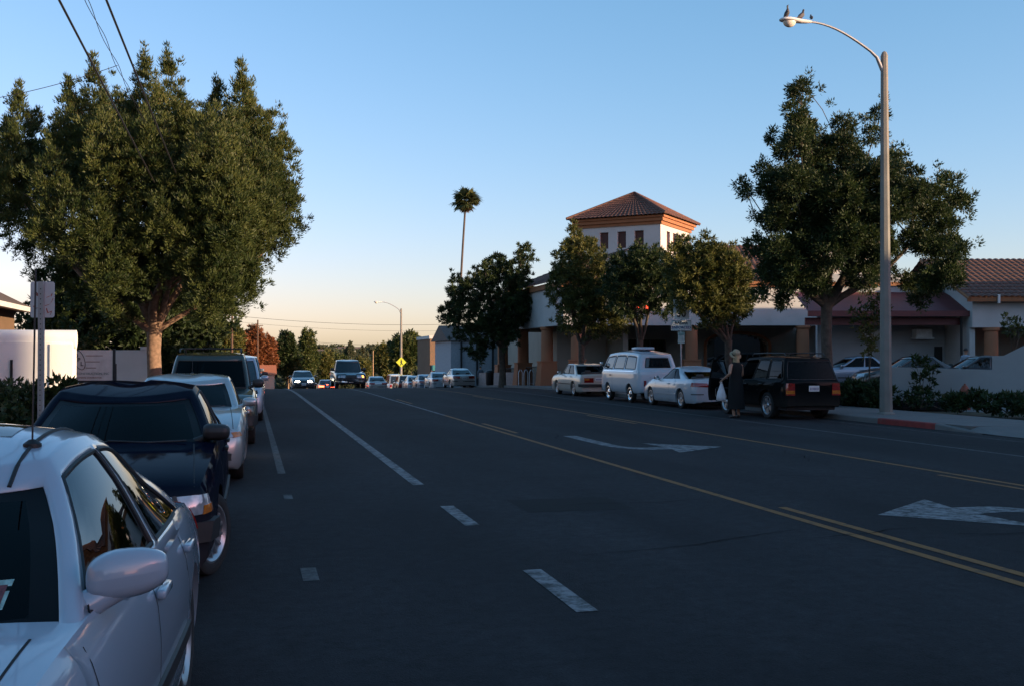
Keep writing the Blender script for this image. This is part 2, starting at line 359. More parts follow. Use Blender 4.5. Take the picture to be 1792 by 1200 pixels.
m = MB(); m.grid([[(KR+.001,y,.012),(KR+.5,y,.05),(KR+1.6,y,.139),(KR+14,y,.15)] for y in (6.0,10,15,19.2)]+[[(KR+.001,20.2,.03),(KR+.3,20.2,.132),(KR+1.6,20.2,.139),(KR+14,20.2,.15)]]); tag(m.build('driveway', 'concrete'), kind='structure')
strip('pavement_near_right', KR+.16, KR+2.9, .14, 'concrete', -45, 6.0)
strip('planting_strip', KL-.85, KL-12, .10, 'soil', -45, 300)
# car park of the shops: one asphalt sheet a little above the street
pl = MB(); pl.prism([(18.3,30.5),(24.5,27),(60,18),(66,46),(30,56),(18.3,59)], .02, .30)
tag(pl.build('car_park', 'asphalt'), kind='structure')
# ------------------------------------------------------------------ painted markings (children of the road)
def line(name, x, wdt, y0, y1, material, dz=.004, dx=0.0):
    m = MB(); ys = [y0]+[y for y in YS if y0 < y < y1]+[y1]
    m.grid([[(bendx(y)+x-wdt/2+dx*(y-y0), y, gz(y)+dz), (bendx(y)+x+wdt/2+dx*(y-y0), y, gz(y)+dz)] for y in ys]); return m.build(name, material, road)
line('parking_line', .45, .11, 15.4, 200, 'faint_line')
line('parking_mark', .45, .12, 7.95, 8.45, 'faint_line'); line('parking_mark', .45, .10, 12.6, 13.0, 'faint_line')
line('lane_line', 2.14, .15, 13.6, 200, 'white_line')
for y in (10.2, 6.55, 2.9): line('lane_dash', 2.14, .15, y, y+1.4, 'white_line')
line('centre_line', 5.47, .10, -20, 30, 'yellow_line'); line('centre_line', 5.47, .10, 30, 200, 'white_line')
for y0, y1 in ((3, 10.6), (22.5, 26.0), (38, 42)): line('centre_dash', 5.72, .10, y0, y1, 'yellow_line')
line('far_centre_line', 9.72, .10, -20, 90, 'yellow_line')
for y0, y1 in ((7, 13.0), (25, 29), (41, 45)): line('far_centre_dash', 9.46, .09, y0, y1, 'yellow_line')
line('parking_edge_line', 12.6, .10, 6, 160, 'faint_line')
line('gutter_seam', 14.75, .05, -20, 160, 'faint_line')
def arrow(name, cx, cy, flip):
    # turn arrow: shaft up the lane, bending across into a broad head
    head = [(-1.08,.0),(.16,.95),(.02,.27)]; tail = [(.16,-1.12),(.0,-.22)]
    outer = []; inner = []
    for i in range(9):
        a = i/8*math.pi/2; outer.append((.35+.62*math.sin(a), .27-.62*(1-math.cos(a))*1.9)); inner.append((.35+.36*math.sin(a), -.14-.30*(1-math.cos(a))*2.2))
    outer.append((1.0,-3.3)); inner.append((.72,-3.3))
    rows = [[o_, i_] for o_, i_ in zip(outer, inner)]
    m = MB(); s = -1 if flip else 1; tr = lambda p: (cx+s*p[0], cy+s*p[1], gz(cy)+.004)
    m.grid([[tr(a), tr(b)] for a, b in rows])
    m.add([tr(p) for p in [(-1.08,0),(.05,-1.12),(-.02,-.2),(.35,-.14),(.35,.27),(.02,.27),(.16,.95)]], [(0,1,2),(0,2,5),(0,5,6),(2,3,4,5)])
    return m.build(name, 'white_line', road)
arrow('turn_arrow', 7.5, 9.84, False); arrow('turn_arrow', 7.45, 18.1, True)
def crack(x, y, ang, n, stp, wd=.008):
    m = MB(); rows = []; a = ang
    for i in range(n):
        f = math.sin(math.pi*(i+.5)/n); ww = wd*(.35+.65*f)*random.uniform(.6,1.3)
        nx, ny = -math.sin(a), math.cos(a)
        rows.append([(x+nx*ww, y+ny*ww, gz(y)+.007), (x-nx*ww, y-ny*ww, gz(y)+.007)])
        a = ang+(a-ang)*.75+random.uniform(-.28,.28); x += math.cos(a)*stp; y += math.sin(a)*stp
    m.grid(rows); return m.build('crack', 'crack', road)
for x, y, a, n in ((2.7,8.4,.25,30),(5.0,8.7,.05,16),(6.4,8.6,-.1,30),(7.0,13.6,-.5,20),(3.4,11.3,0.0,22),(10.3,12,.2,30),(4,17,.05,24),(6,20,1.4,30),(8.6,15,1.2,26),(11,19,.1,30),(3.1,24,.1,30)):
    crack(x, y, a, n, .09)
pm = MB(); pm.grid([[(2.9,10.9,.002),(4.1,10.9,.002)],[(2.9,11.9,.002),(4.1,11.9,.002)]])
tag(pm.build('tar_patch', mat('tar_patch', (.0085,.009,.0095), .9, spec=.2, var=.2, scale=20, bump=.3), road))
# ------------------------------------------------------------------ vehicles
# local frame of a car: x forward, y to its left, z up, origin on the ground under its middle
def cr(pts, n):                                               # Catmull-Rom through a list of tuples, n points per span
    P = [np.array(p, float) for p in pts]; out = []
    for i in range(len(P)-1):
        p0 = P[max(i-1,0)]; p1 = P[i]; p2 = P[i+1]; p3 = P[min(i+2,len(P)-1)]
        for k in range(n):
            t = k/n; out.append(.5*((2*p1)+(-p0+p2)*t+(2*p0-5*p1+4*p2-p3)*t*t+(-p0+3*p1-3*p2+p3)*t**3))
    out.append(P[-1]); return out
def interp(tab, x):
    xs = [a for a, _ in tab]; ys = [b for _, b in tab]
    return float(np.interp(x, xs, ys))
def smooth_tab(tab, n=12):                                    # smooth a (x, value) table into a denser one
    q = cr(tab, n); return [(float(a[0]), float(a[1])) for a in q]
WHEELS = {}
def wheel_meshes(Rw, wdt, style):
    k = (Rw, wdt, style)
    if k in WHEELS: return WHEELS[k]
    M = Matrix.Rotation(R(90), 4, 'X')                        # lathe axis z -> y
    rr = Rw*.68; h = wdt/2
    t = MB(); t.lathe([(rr-.012,-h*.80),(rr+.012,-h*.95),(Rw-.03,-h),(Rw-.008,-h*.86),(Rw,-h*.6),(Rw,h*.6),(Rw-.008,h*.86),(Rw-.03,h),(rr+.012,h*.95),(rr-.012,h*.80)], 40, M, close=False)
    for zz in (-h*.35, 0, h*.35): t.lathe([(Rw+.0005,zz-.004),(Rw-.006,zz),(Rw+.0005,zz+.004)], 40, M, close=False)
    tyre = t.mesh('tyre', 'tyre', 40)
    r = MB()
    r.lathe([(rr-.004,-h*.8),(rr-.02,-h*.5),(rr-.05,0),(rr-.03,h*.62),(rr+.006,h*.86),(rr+.010,h*.93),(rr-.004,h*.95),(rr-.018,h*.84),(rr-.030,h*.70)], 40, M, close=False)
    hubx = h*.72
    def P(rad, a, d): return M @ Vector((rad*math.cos(a), rad*math.sin(a), d))
    if style == 'cap':                                        # dished steel wheel with a bright hub cap
        r.lathe([(rr-.03,h*.45),(rr*.75,h*.62),(rr*.60,h*.55),(rr*.5,h*.62)], 36, M, close=False)
        r.lathe([(rr*.52,h*.60),(rr*.48,h*.80),(rr*.25,h*.95),(0,h*1.0)], 28, M, close=False)
    else:
        n, wf = {'multi': (14,.30), 'five': (5,.62), 'seven': (7,.50), 'ten': (10,.42)}[style]
        for i in range(n):
            a = 2*math.pi*i/n; w0 = 2*math.pi/n*wf*.55; w1 = 2*math.pi/n*wf*.42
            r1, r2 = rr*.20, rr-.022
            p = [P(r1,a-w0*1.4,hubx), P(r1,a+w0*1.4,hubx), P(r2,a+w1,h*.78), P(r2,a-w1,h*.78), P(r1,a-w0*1.6,hubx-.03), P(r1,a+w0*1.6,hubx-.03), P(r2,a+w1*1.1,h*.78-.03), P(r2,a-w1*1.1,h*.78-.03)]
            r.add(p, [(0,1,2,3),(4,7,6,5),(0,4,5,1),(1,5,6,2),(2,6,7,3),(3,7,4,0)])
        r.lathe([(rr*.27,hubx-.03),(rr*.27,hubx+.004),(rr*.20,hubx+.012),(rr*.17,hubx+.022),(0,hubx+.024)], 28, M, close=False)
    rim = r.mesh('rim', 'chrome' if style == 'cap' else 'rim', 35)
    b = MB(); b.lathe([(0,-.01),(rr-.03,-.01),(rr-.03,.01),(0,.01)], 28, M); disc = b.mesh('brake_disc', 'under', 40)
    WHEELS[k] = (tyre, rim, disc); return WHEELS[k]

class Car:
    def __init__(s, name, P, loc, heading, label, cat='car', group=None, detail=1):
        s.P = P; s.d = detail
        s.root = empty(name, loc, heading); tag(s.root, label, cat, group)
        s.paint = P['paint']
        L, W = P['L'], P['W']; s.L = L; s.W = W; s.hw = W/2
        s.top = smooth_tab(P['top']); s.fx, s.rx, s.Rw = P['fx'], P['rx'], P['Rw']
        s.zb = P.get('zb', .19)
        s.body_bvh(); s.greenhouse(); s.wheels(); s.lights()
    # ---- lower body: a loft of cross-sections, wheel arches taken out of the lower edge
    def prof(s, q):                                           # half-width factor against height fraction
        return interp(s.P.get('side', [(0,.93),(.06,.965),(.2,.985),(.42,1.0),(.62,1.0),(.80,.985),(.92,.955),(1.0,.915)]), q)
    def plan(s, x):
        a = abs(x)/(s.L/2); k, p = s.P.get('taper', (.10, 3.2))
        if x < 0: k, p = s.P.get('rtaper', (k, p))
        return s.hw*(1-k*a**p)
    def bend(s, p):
        x, y, z = p; e = s.P.get('bow', (.20,.12)); h = s.L/2
        x0 = h*.45
        if abs(x) > x0:
            c = e[0] if x > 0 else e[1]; f = ((abs(x)-x0)/(h-x0))**2
            x -= math.copysign(c*f*min(1.4, abs(y)/s.hw)**2.2, x)
        return (x, y, z)
    def body_bvh(s):
        P = s.P; h = s.L/2; Ra = s.Rw+P.get('arch', .055); re = P.get('re', (.16,.14)); n = 34 if s.d >= 2 else 22 if s.d == 1 else 12
        xs = set(np.linspace(-h+re[1], h-re[0], n).round(4))
        ar = []
        for xa in (s.fx, s.rx):
            xs = {x for x in xs if abs(x-xa) > Ra+.02}
            for k in range(0, 13 if s.d >= 1 else 9):
                m_ = 12 if s.d >= 1 else 8
                ar.append(xa+Ra*math.cos(math.pi*k/m_)*.9995)
            ar += [xa-Ra-.001, xa+Ra+.001]
        xs = sorted(list(xs)+ar)
        st = [(x, 0.0, 0.0, 0.0) for x in xs]
        m_ = 7 if s.d >= 1 else 4
        for k in range(1, m_+1):
            a = k/m_*math.pi/2*.97
            st.append((h-re[0]+re[0]*math.sin(a), re[0]*(1-math.cos(a))*.8, re[0]*(1-math.cos(a)), re[0]*(1-math.cos(a))*.45))
            st.insert(0, (-h+re[1]-re[1]*math.sin(a), re[1]*(1-math.cos(a))*.8, re[1]*(1-math.cos(a)), re[1]*(1-math.cos(a))*.45))
        rows = []; nz = 14 if s.d >= 1 else 9; s.ncol = 2*(nz+2+6)+1
        for x, iy, it, ib in st:
            zt = interp(s.top, x)-it; zb0 = s.zb+ib
            if 'lift' in P: zb0 += interp(P['lift'], x)
            zl = zb0
            for xa in (s.fx, s.rx):
                if abs(x-xa) < Ra: zl = max(zl, s.Rw+math.sqrt(max(0, Ra*Ra-(x-xa)**2)))
            w = self_w = s.plan(x)-iy; half = []
            half.append((w*.72, zl+.004)); half.append((w*s.prof(max(0,(zl-zb0)/(zt-zb0)))*.97, zl))
            for k in range(nz):
                q = k/(nz-1); z = zl+(zt-zl)*q; half.append((w*s.prof((z-zb0)/(zt-zb0)), z))
            cv = P.get('crown', .035)
            e0 = s.prof(1.0)
            for k in range(1, 6):
                q = k/5; yy = e0*w*(1-q); half.append((yy, zt+cv*(1-(yy/(w*e0))**2)))
            ring = [s.bend((x, y, z)) for y, z in half]+[s.bend((x, -y, z)) for y, z in half[-2::-1]]
            rows.append(ring)
        m = MB(); m.grid(rows); nc = len(rows[0]); s.rows = rows
        m.f.append(tuple(range(nc))); k = len(m.v)-nc; m.f.append(tuple(k+nc-1-i for i in range(nc)))
        s.bvh = BVHTree.FromPolygons([Vector(v) for v in m.v], m.f)
        # open the top inside the cabin (and a door opening, if any)
        x0, x1 = P['xr0']+.10, P['xw0']-.16; keep = []
        dop = P.get('door_open')
        for f in m.f:
            c = [sum(m.v[i][a] for i in f)/len(f) for a in range(3)]
            if len(f) == 4 and P.get('interior', True) and x0 < c[0] < x1 and abs(c[1]) < s.hw*P.get('open_w', .80) and c[2] > .6: continue
            if dop and len(f) == 4 and dop[0] < c[0] < dop[1] and c[1] > s.hw*.6 and c[2] > dop[2]: continue
            keep.append(f)
        m.f = [f[::-1] for f in keep]
        s.body = m.build('body', s.paint, s.root, 38)
        # dark underside and wheel housings
        u = MB(); u.rbox(((0),0,s.zb+.12), (s.L*.90, s.W*.62, .22), .05)
        for xa in (s.fx, s.rx):
            for sy in (-1,1):
                M = Matrix.Translation((xa, sy*s.hw*.62, s.Rw)) @ Matrix.Rotation(R(-90*sy), 4, 'X')
                rows2 = []
                for q in (0, .30*s.W*.5):
                    rows2.append([M @ Vector((math.cos(a)*(Ra-.006), math.sin(a)*(Ra-.006)*(-sy), q)) for a in np.linspace(0, math.pi, 15)])
                u.grid(rows2); u.add([rows2[0][i] for i in range(15)], [tuple(range(15))])
        u.build('underbody', 'under', s.root)
    def hit(s, o, d, off=.0):
        h_ = s.bvh.ray_cast(Vector(o), Vector(d).normalized())
        if h_[0] is None: return None
        n = h_[1]
        if n.dot(Vector(d)) > 0: n = -n
        return h_[0]+n*off
    def P_side(s, x, z, sy, off=.0): return s.hit((x, sy*3, z), (0,-sy,0), off)
    def P_top(s, x, y, off=.0): return s.hit((x, y, 3), (0,0,-1), off)
    def P_end(s, a, z, e, off=.0):                            # a: angle from straight ahead, e: +1 front / -1 rear
        xe = e*(s.L/2-s.P.get('xe', .75)); d = Vector((e*math.cos(a), math.sin(a), 0))
        return s.hit(Vector((xe,0,z))+d*4, -d, off)
    def patch(s, name, fn, mat_, parent=None, nu=8, nv=4, th=.012, sm=40):
        # a conforming panel: fn(u,v,off) gives points on the car's skin
        rows = []
        for j in range(nv+1):
            rows.append([fn(i/nu, j/nv, th) for i in range(nu+1)])
        if any(p is None for r_ in rows for p in r_): return None
        g = [[None]*(nu+3) for _ in range(nv+3)]
        for j in range(nv+1):
            for i in range(nu+1): g[j+1][i+1] = rows[j][i]
        for j in range(nv+1): g[j+1][0] = fn(0, j/nv, -.01); g[j+1][nu+2] = fn(1, j/nv, -.01)
        for i in range(nu+1): g[0][i+1] = fn(i/nu, 0, -.01); g[nv+2][i+1] = fn(i/nu, 1, -.01)
        g[0][0] = g[0][1]; g[0][nu+2] = g[0][nu+1]; g[nv+2][0] = g[nv+2][1]; g[nv+2][nu+2] = g[nv+2][nu+1]
        if any(p is None for r_ in g for p in r_): return None
        m = MB(); m.grid(g); o = m.build(name, mat_, parent or s.root, sm)
        return o
    def quad(s, mode, c, sy=1):                               # bilinear corner patch: c = [(a,z) x4] lower-left, lower-right, upper-right, upper-left
        f = {'side': lambda a, z, o: s.P_side(a, z, sy, o), 'top': lambda a, z, o: s.P_top(a, z*sy, o), 'front': lambda a, z, o: s.P_end(a*sy, z, 1, o), 'rear': lambda a, z, o: s.P_end(math.pi*0+a*sy, z, -1, o)}[mode]
        def g(u, v, off):
            p = [(c[0][k]*(1-u)+c[1][k]*u)*(1-v)+(c[3][k]*(1-u)+c[2][k]*u)*v for k in (0,1)]
            return f(p[0], p[1], off)
        return g
    def ribbon(s, name, pts, wd, mat_, off=.0015, parent=None):   # pts already on the skin
        m = MB(); rows = []; pts = [p for p in pts if p is not None]
        if len(pts) < 2: return None
        for i, p in enumerate(pts):
            t = (pts[min(i+1,len(pts)-1)]-pts[max(i-1,0)]).normalized()
            q, n, _, _ = s.bvh.find_nearest(p); 
            if n.dot(q-Vector((q.x*.6,0,.55))) < 0: n = -n
            b = t.cross(n).normalized(); rows.append([q+n*off-b*wd/2, q+n*(off+.001), q+n*off+b*wd/2])
        m.grid(rows); return m.build(name, mat_, parent or s.root, 60)
    # ---- cabin
    def greenhouse(s):
        P = s.P; g = P['gh']; nS = 26 if s.d >= 2 else 18 if s.d == 1 else 10; nF = 10 if s.d >= 1 else 6; nC = 4
        xw0, xw1, xr1, xr0 = P['xw0'], P['xw1'], P['xr1'], P['xr0']; zr = P['zr']; wb_, wr = g['wb'], g['wr']
        bf, br = g.get('bow', (.16,.10)); rc = g.get('rc', .07); drop = g.get('drop', (.05,.05)); xm = (xw1+xr1)/2
        base = g.get('base', .02)
        hh0, hh1 = g.get('h0', .07), g.get('h1', .88); mid = list(np.linspace(hh0, hh1, 8 if s.d >= 1 else 5))
        if s.d >= 2: mid = [mid[0], hh0+.07]+mid[2:-2]+[hh1-.06, mid[-1]]
        hs = [-.10, 0.0]+mid+[.92,.96,.985,1.0]
        ib = 2; it = ib+len(mid)-1
        if s.d >= 2: nF = 12; US = [-1,-.90,-.75,-.55,-.35,-.15,0,.15,.35,.55,.75,.90,1]
        else: US = [-1+2*i/nF for i in range(nF+1)]
        def loop(h):
            xf = xw0+(xw1-xw0)*h; xb = xr0+(xr1-xr0)*h
            ww = wb_-(wb_-wr)*(.80*h+.20*max(0,h)**5)
            pts = []; tags = []
            def edge(x): return zr-(drop[0] if x > xm else drop[1])*abs((x-xm)/((xw1 if x > xm else xr1)-xm+1e-6))**2.2
            def zz(x):
                zb0 = interp(s.top, min(max(x,-s.L/2),s.L/2))-base
                return zb0+(edge(min(max(x, xr1), xw1))-zb0)*h
            ta = g.get('taper', .05)
            tr2 = g.get('rtaper', ta)
            def pin(x): return 1-(ta if x > xm else tr2)*abs((x-xm)/(max(abs(xw0-xm),abs(xr0-xm))))**(2.5 if x > xm else 1.8)
            # front, right to left
            for i in range(nF+1):
                u = US[i]; y = u*(ww-rc)*pin(xf); x = xf-bf*abs(u)**2.0; pts.append((x,y,zz(x))); tags.append('F')
            for i in range(1, nC):
                a = i/nC*math.pi/2; x = xf-bf-rc*(1-math.cos(a))*1.0; y = (ww-rc+rc*math.sin(a))*pin(x); pts.append((x,y,zz(x))); tags.append('A')
            xs_, xe_ = xf-bf-rc, xb+br+rc
            for i in range(nS+1):
                x = xs_+(xe_-xs_)*s.sf(i, nS); y = ww*pin(x); pts.append((x,y,zz(x))); tags.append('S')
            for i in range(1, nC):
                a = i/nC*math.pi/2; x = xb+br+rc*(1-math.sin(a)); y = (ww-rc+rc*math.cos(a))*pin(x); pts.append((x,y,zz(x))); tags.append('C')
            for i in range(nF+1):
                u = -US[i]; y = u*(ww-rc)*pin(xb); x = xb+br*abs(u)**2.0; pts.append((x,y,zz(x))); tags.append('B')
            for i in range(1, nC):
                a = i/nC*math.pi/2; x = xb+br+rc*(1-math.cos(a)); y = -(ww-rc+rc*math.sin(a))*pin(x); pts.append((x,y,zz(x))); tags.append('C')
            for i in range(nS+1):
                x = xe_+(xs_-xe_)*s.sf2(i, nS); y = -ww*pin(x); pts.append((x,y,zz(x))); tags.append('T')
            for i in range(1, nC):
                a = i/nC*math.pi/2; x = xf-bf-rc*(1-math.sin(a)); y = -(ww-rc+rc*math.cos(a))*pin(x); pts.append((x,y,zz(x))); tags.append('A')
            return pts, tags
        # split positions along the side must fall on vertices
        s.side_f = None
        wins = g['win']; cuts = sorted({q for ab in wins for q in ab}); n_per = []
        fr = [0.0]+cuts+[1.0]; fs = []
        tot = nS
        for a, b in zip(fr[:-1], fr[1:]):
            k = max(1, int(round((b-a)*tot))); n_per.append(k)
        fl = []
        for (a, b), k in zip(zip(fr[:-1], fr[1:]), n_per): fl += [a+(b-a)*i/k for i in range(k)]
        fl.append(1.0); s.fl = fl; nS = len(fl)-1
        s.nS = nS
        L_ = [loop(h) for h in hs]; tags = L_[0][1]; n = len(tags); rings = [l[0] for l in L_]
        crown = g.get('crown', .045); top = rings[-1]; cx = (xw1-bf*.5+xr1+br*.5)/2
        for q in (.975,.93,.80,.55,.28):
            rings.append([(cx+(p[0]-cx)*q, p[1]*q, p[2]+crown*(1-q**2.4)+ (zr-p[2])*(1-q)*.75) for p in top])
        V = [p for r_ in rings for p in r_]; s.rings = rings; F = {}
        idx = lambda k, j: k*n+(j % n)
        # index ranges
        o_f0 = 0; o_s0 = nF+1+nC-1; o_b0 = o_s0+nS+1+nC-1; o_t0 = o_b0+nF+1+nC-1
        wt = []
        for a, b in wins: wt.append((min(range(nS+1), key=lambda i: abs(fl[i]-a)), min(range(nS+1), key=lambda i: abs(fl[i]-b))))
        rb = g.get('rear', (1.0, ib, it)); fcut = g.get('front', 1.0)
        def which(k, j):
            if not (ib <= k < it): return 'frame'
            if o_f0 <= j < nF: 
                if s.d >= 2 and (j in (0, nF-1) or k in (ib, it-1)): return 'band'
                return 'windshield'
            if o_s0 <= j < o_s0+nS:
                i = j-o_s0
                for q, (a, b) in enumerate(wt):
                    if a <= i < b: return 'SL%d' % q
            if o_b0 <= j < o_b0+nF:
                u = abs(-1+2*(j-o_b0+.5)/nF)
                return 'rear' if u < rb[0] and rb[1] <= k < rb[2] else 'frame'
            if o_t0 <= j < o_t0+nS:
                i = nS-1-(j-o_t0)
                for q, (a, b) in enumerate(wt):
                    if a <= i < b: return 'SR%d' % q
            return 'frame'
        for k in range(len(rings)-1):
            for j in range(n): F.setdefault(which(k, j), []).append((idx(k,j), idx(k,j+1), idx(k+1,j+1), idx(k+1,j)))
        F['frame'].append(tuple((len(rings)-1)*n+j for j in range(n)))
        skip = P.get('no_win', ())
        m = MB(); m.v = list(V); m.f = F.pop('frame'); s.gh_bvh = BVHTree.FromPolygons([Vector(v) for v in V], m.f+[f for q in F.values() for f in q])
        # drop unused vertices
        def compact(vs_, fs):
            used = sorted({i for f in fs for i in f}); mp = {a: b for b, a in enumerate(used)}
            r_ = MB(); r_.v = [vs_[i] for i in used]; r_.f = [tuple(mp[i] for i in f) for f in fs]; return r_
        dop = P.get('door_open')
        if dop:
            m.f = [f for f in m.f if not (len(f) == 4 and dop[0]-.35 < sum(V[i][0] for i in f)/4 < dop[1]-.08 and sum(V[i][1] for i in f)/4 > .4 and sum(V[i][2] for i in f)/4 < P['zr']-.12)]
        cab = compact(V, m.f).build('cabin', s.paint, s.root, 35); s.cabin = cab
        if s.d >= 1:
            md = cab.modifiers.new('thickness', 'SOLIDIFY'); md.thickness = .028; md.offset = -1.0
        names = {'windshield': 'windshield', 'rear': 'rear_window', 'band': 'windshield_border'}
        for key, fs in F.items():
            if key in skip: continue
            q = compact(V, fs)
            me_n = bmesh.new(); vs2 = [me_n.verts.new(p) for p in q.v]
            for f in q.f: me_n.faces.new([vs2[i] for i in f])
            me_n.normal_update(); cen = Vector((xm,0,zr*.7))
            for v in me_n.verts:
                nn = v.normal
                if nn.dot(v.co-cen) < 0: nn = -nn
                v.co -= nn*.006
            q.v = [v.co[:] for v in me_n.verts]
            # rubber trim along the boundary
            be = [e for e in me_n.edges if len(e.link_faces) == 1]; nxt = {}
            for e in be: nxt.setdefault(e.verts[0].index if e.verts[0].index >= 0 else 0, [])
            me_n.verts.index_update(); adj = {}
            for e in be:
                a, b = e.verts[0].index, e.verts[1].index; adj.setdefault(a, []).append(b); adj.setdefault(b, []).append(a)
            st_ = be[0].verts[0].index; path = [st_]; prev = None; cur = st_
            while True:
                nx_ = [b for b in adj[cur] if b != prev]
                if not nx_: break
                prev, cur = cur, nx_[0]
                if cur == st_: break
                path.append(cur)
            pts = [Vector(q.v[i]) for i in path]; me_n.free()
            gm_ = P.get('glass', 'glass_dark') if not key.startswith('windshield') else P.get('wglass', P.get('glass', 'glass_dark'))
            go = q.build(names.get(key, 'side_window'), 'ceramic_band' if key == 'band' else gm_, s.root, 60)
            if key == 'band' or (key == 'windshield' and s.d >= 2): 
                if key == 'windshield': s.wpts = q
                continue
            if s.d >= 1:
                t = MB(); tr = .011 if s.d >= 2 else .014; t.tube(pts+[pts[0]], tr, 6, caps=False); t.build('window_trim', 'rubber', go, 50)
            if key == 'windshield': s.wpts = q
        if P.get('interior', True): s.interior()
    def sf(s, i, n): return s.fl[i] if s.fl and i < len(s.fl) else i/n
    def sf2(s, i, n): return 1-s.fl[n-i]
    fl = None
    def interior(s):
        P = s.P; zb_ = interp(s.top, (P['xw0']+P['xr0'])/2); w = s.hw*.80; x0, x1 = P['xr0']+.15, P['xw0']-.25
        m = MB(); m.box(x0, x1, -w, w, .26, .30); m.box(x0, x1, w*.97, w, .3, zb_-.03); m.box(x0, x1, -w, -w*.97, .3, zb_-.03); m.box(x0-.03, x0, -w, w, .3, zb_-.02)
        m.rbox((x1+.02,0,zb_-.14), (.50,w*1.96,.24), .07); m.build('cabin_lining', 'dash', s.root, 40)
        fab = P.get('fabric', 'upholstery')
        xs_ = x1-1.05
        for sy in (-1,1):
            q = MB(); q.rbox((xs_+.15,sy*w*.48,.50), (.50,.48,.18), .06)
            Mx = Matrix.Translation((xs_-.12,sy*w*.48,.52)) @ Matrix.Rotation(R(-16), 4, 'Y')
            q.rbox((0,0,.28), (.16,.47,.56), .065, Mx); q.rbox((-.01,0,.64), (.10,.26,.16), .045, Mx); q.build('seat', fab, s.root, 40)
        if P.get('rear_seat', True):
            q = MB(); q.rbox((xs_-.85,0,.50), (.46,w*1.8,.2), .06); Mx = Matrix.Translation((xs_-1.12,0,.52)) @ Matrix.Rotation(R(-18), 4, 'Y'); q.rbox((0,0,.27), (.15,w*1.8,.56), .06, Mx)
            for sy in (-1,1): q.rbox((0,sy*w*.5,.57), (.1,.26,.12), .04, Mx)
            q.build('rear_seat', fab, s.root, 40)
        if s.d >= 2:
            q = MB(); c = Vector((x1-.42, w*.48, zb_-.07)); ax = Matrix.Rotation(R(-64), 4, 'Y'); T = Matrix.Translation(c) @ ax
            pts = [T @ Vector((.185*math.cos(a), .185*math.sin(a), 0)) for a in np.linspace(0, 2*math.pi, 29)]
            q.tube(pts, .016, 8, caps=False)
            for a in (R(180),R(60),R(-60)): q.tube([T @ Vector((0,0,-.02)), T @ Vector((.185*math.cos(a), .185*math.sin(a), 0))], .014, 6)
            q.tube([T @ Vector((0,0,-.02)), T @ Vector((0,0,-.4))], .03, 8); q.build('steering_wheel', 'dash', s.root, 50)
            q = MB(); zt = P['zr']-.10; xt = P['xw1']-.28
            q.rbox((xt+.14,0,zt-.05), (.04,.24,.06), .015); q.build('rear_view_mirror', 'dash', s.root, 40)
    def wheels(s):
        P = s.P; ty, ri, di = wheel_meshes(s.Rw, P.get('ww', .20), P.get('rim', 'seven'))
        for xa in (s.fx, s.rx):
            for sy in (-1,1):
                y = sy*(s.plan(xa)-P.get('ww', .20)/2-P.get('winset', .035))
                wl = empty('wheel', (xa, y, s.Rw), (0 if sy < 0 else math.pi)+(P.get('steer', 0.0) if xa == s.fx else 0.0), s.root)
                # rims face -y in wheel space after the lathe turn; flip for the left side
                share('tyre', ty, wl); share('rim', ri, wl, (0,0,0), (0,random.uniform(0,6.28),0))
                share('brake_disc', di, wl)
    def lights(s):
        P = s.P
        for nm, mode, c, mt_ in P.get('panels', []):
            both = not nm.endswith('*'); n_ = nm.rstrip('*')
            if isinstance(mt_, tuple): mt_, th = mt_
            else: th = .010
            for sy in ((1,-1) if both else (1,)):
                cc = c if both else c
                s.patch(n_, s.quad(mode, cc, sy), mt_, nu=10 if s.d >= 1 else 5, nv=4, th=th)
        mz = P.get('mirror')
        if mz:
            for sy in ((1,-1) if P.get('mirrors', 2) == 2 else (1,)): s.mirror(sy, *mz)
        for x in P.get('handles', []):
            z = x[1]
            for sy in (1,-1):
                p = s.P_side(x[0], z, sy, 0)
                if p is None: continue
                q = MB(); q.rbox((p.x, p.y+sy*.018, p.z), (.20,.035,.035), .012); q.build('door_handle', P.get('handle_mat', s.paint), s.root, 40)
        pl_ = P.get('plate')
        if pl_:
            for e, z in pl_:
                p = s.P_end(0, z, e, .0)
                if p is None: continue
                q = MB(); q.rbox((p.x+e*.012,0,p.z), (.016,.305,.152), .006); po = q.build('licence_plate', 'plate', s.root)
                q = MB()
                for k in range(7): q.box(p.x+e*.021-.0005, p.x+e*.021+.0005, -.125+.037*k, -.125+.037*k+.020, p.z-.045, p.z+.030)
                q.build('plate_characters', 'plate_ink', po)
    def mirror(s, sy, x, z, sx=.11, w_=.21, h=.14, mt_=None):
        mt_ = mt_ or s.P.get('mirror_mat') or s.paint
        p = s.P_side(x, z-.14, sy, 0); y0 = (abs(p.y)-.10 if p is not None else s.hw*.86)-s.P.get('mirror_in', 0.0)
        # rounded housing: superellipsoid stretched across, glass on the rear face
        m = MB(); rows = []; n1, n2 = 14, 20
        for i in range(n1+1):
            ph = -math.pi/2+math.pi*i/n1; r_ = []
            for j in range(n2+1):
                th = 2*math.pi*j/n2
                f = lambda c, e: math.copysign(abs(c)**e, c)
                cx_ = f(math.cos(ph),.55)*f(math.cos(th),.75); cz = f(math.cos(ph),.55)*f(math.sin(th),.62); cy = f(math.sin(ph),.62)
                if cx_ < 0: cx_ *= .25
                q = 1-.22*(-cy if cy < 0 else 0)*0
                hh = h*.5*(1-.20*(cy*.5+.5)*(1 if cz > 0 else .2))
                r_.append((x+cx_*sx, sy*(y0+.06+w_*.5+cy*w_*.5), z+cz*hh-.02*(cy*.5-.5)*0))
            rows.append(r_)
        m.grid(rows); mo = m.build('wing_mirror', mt_, s.root, 50)
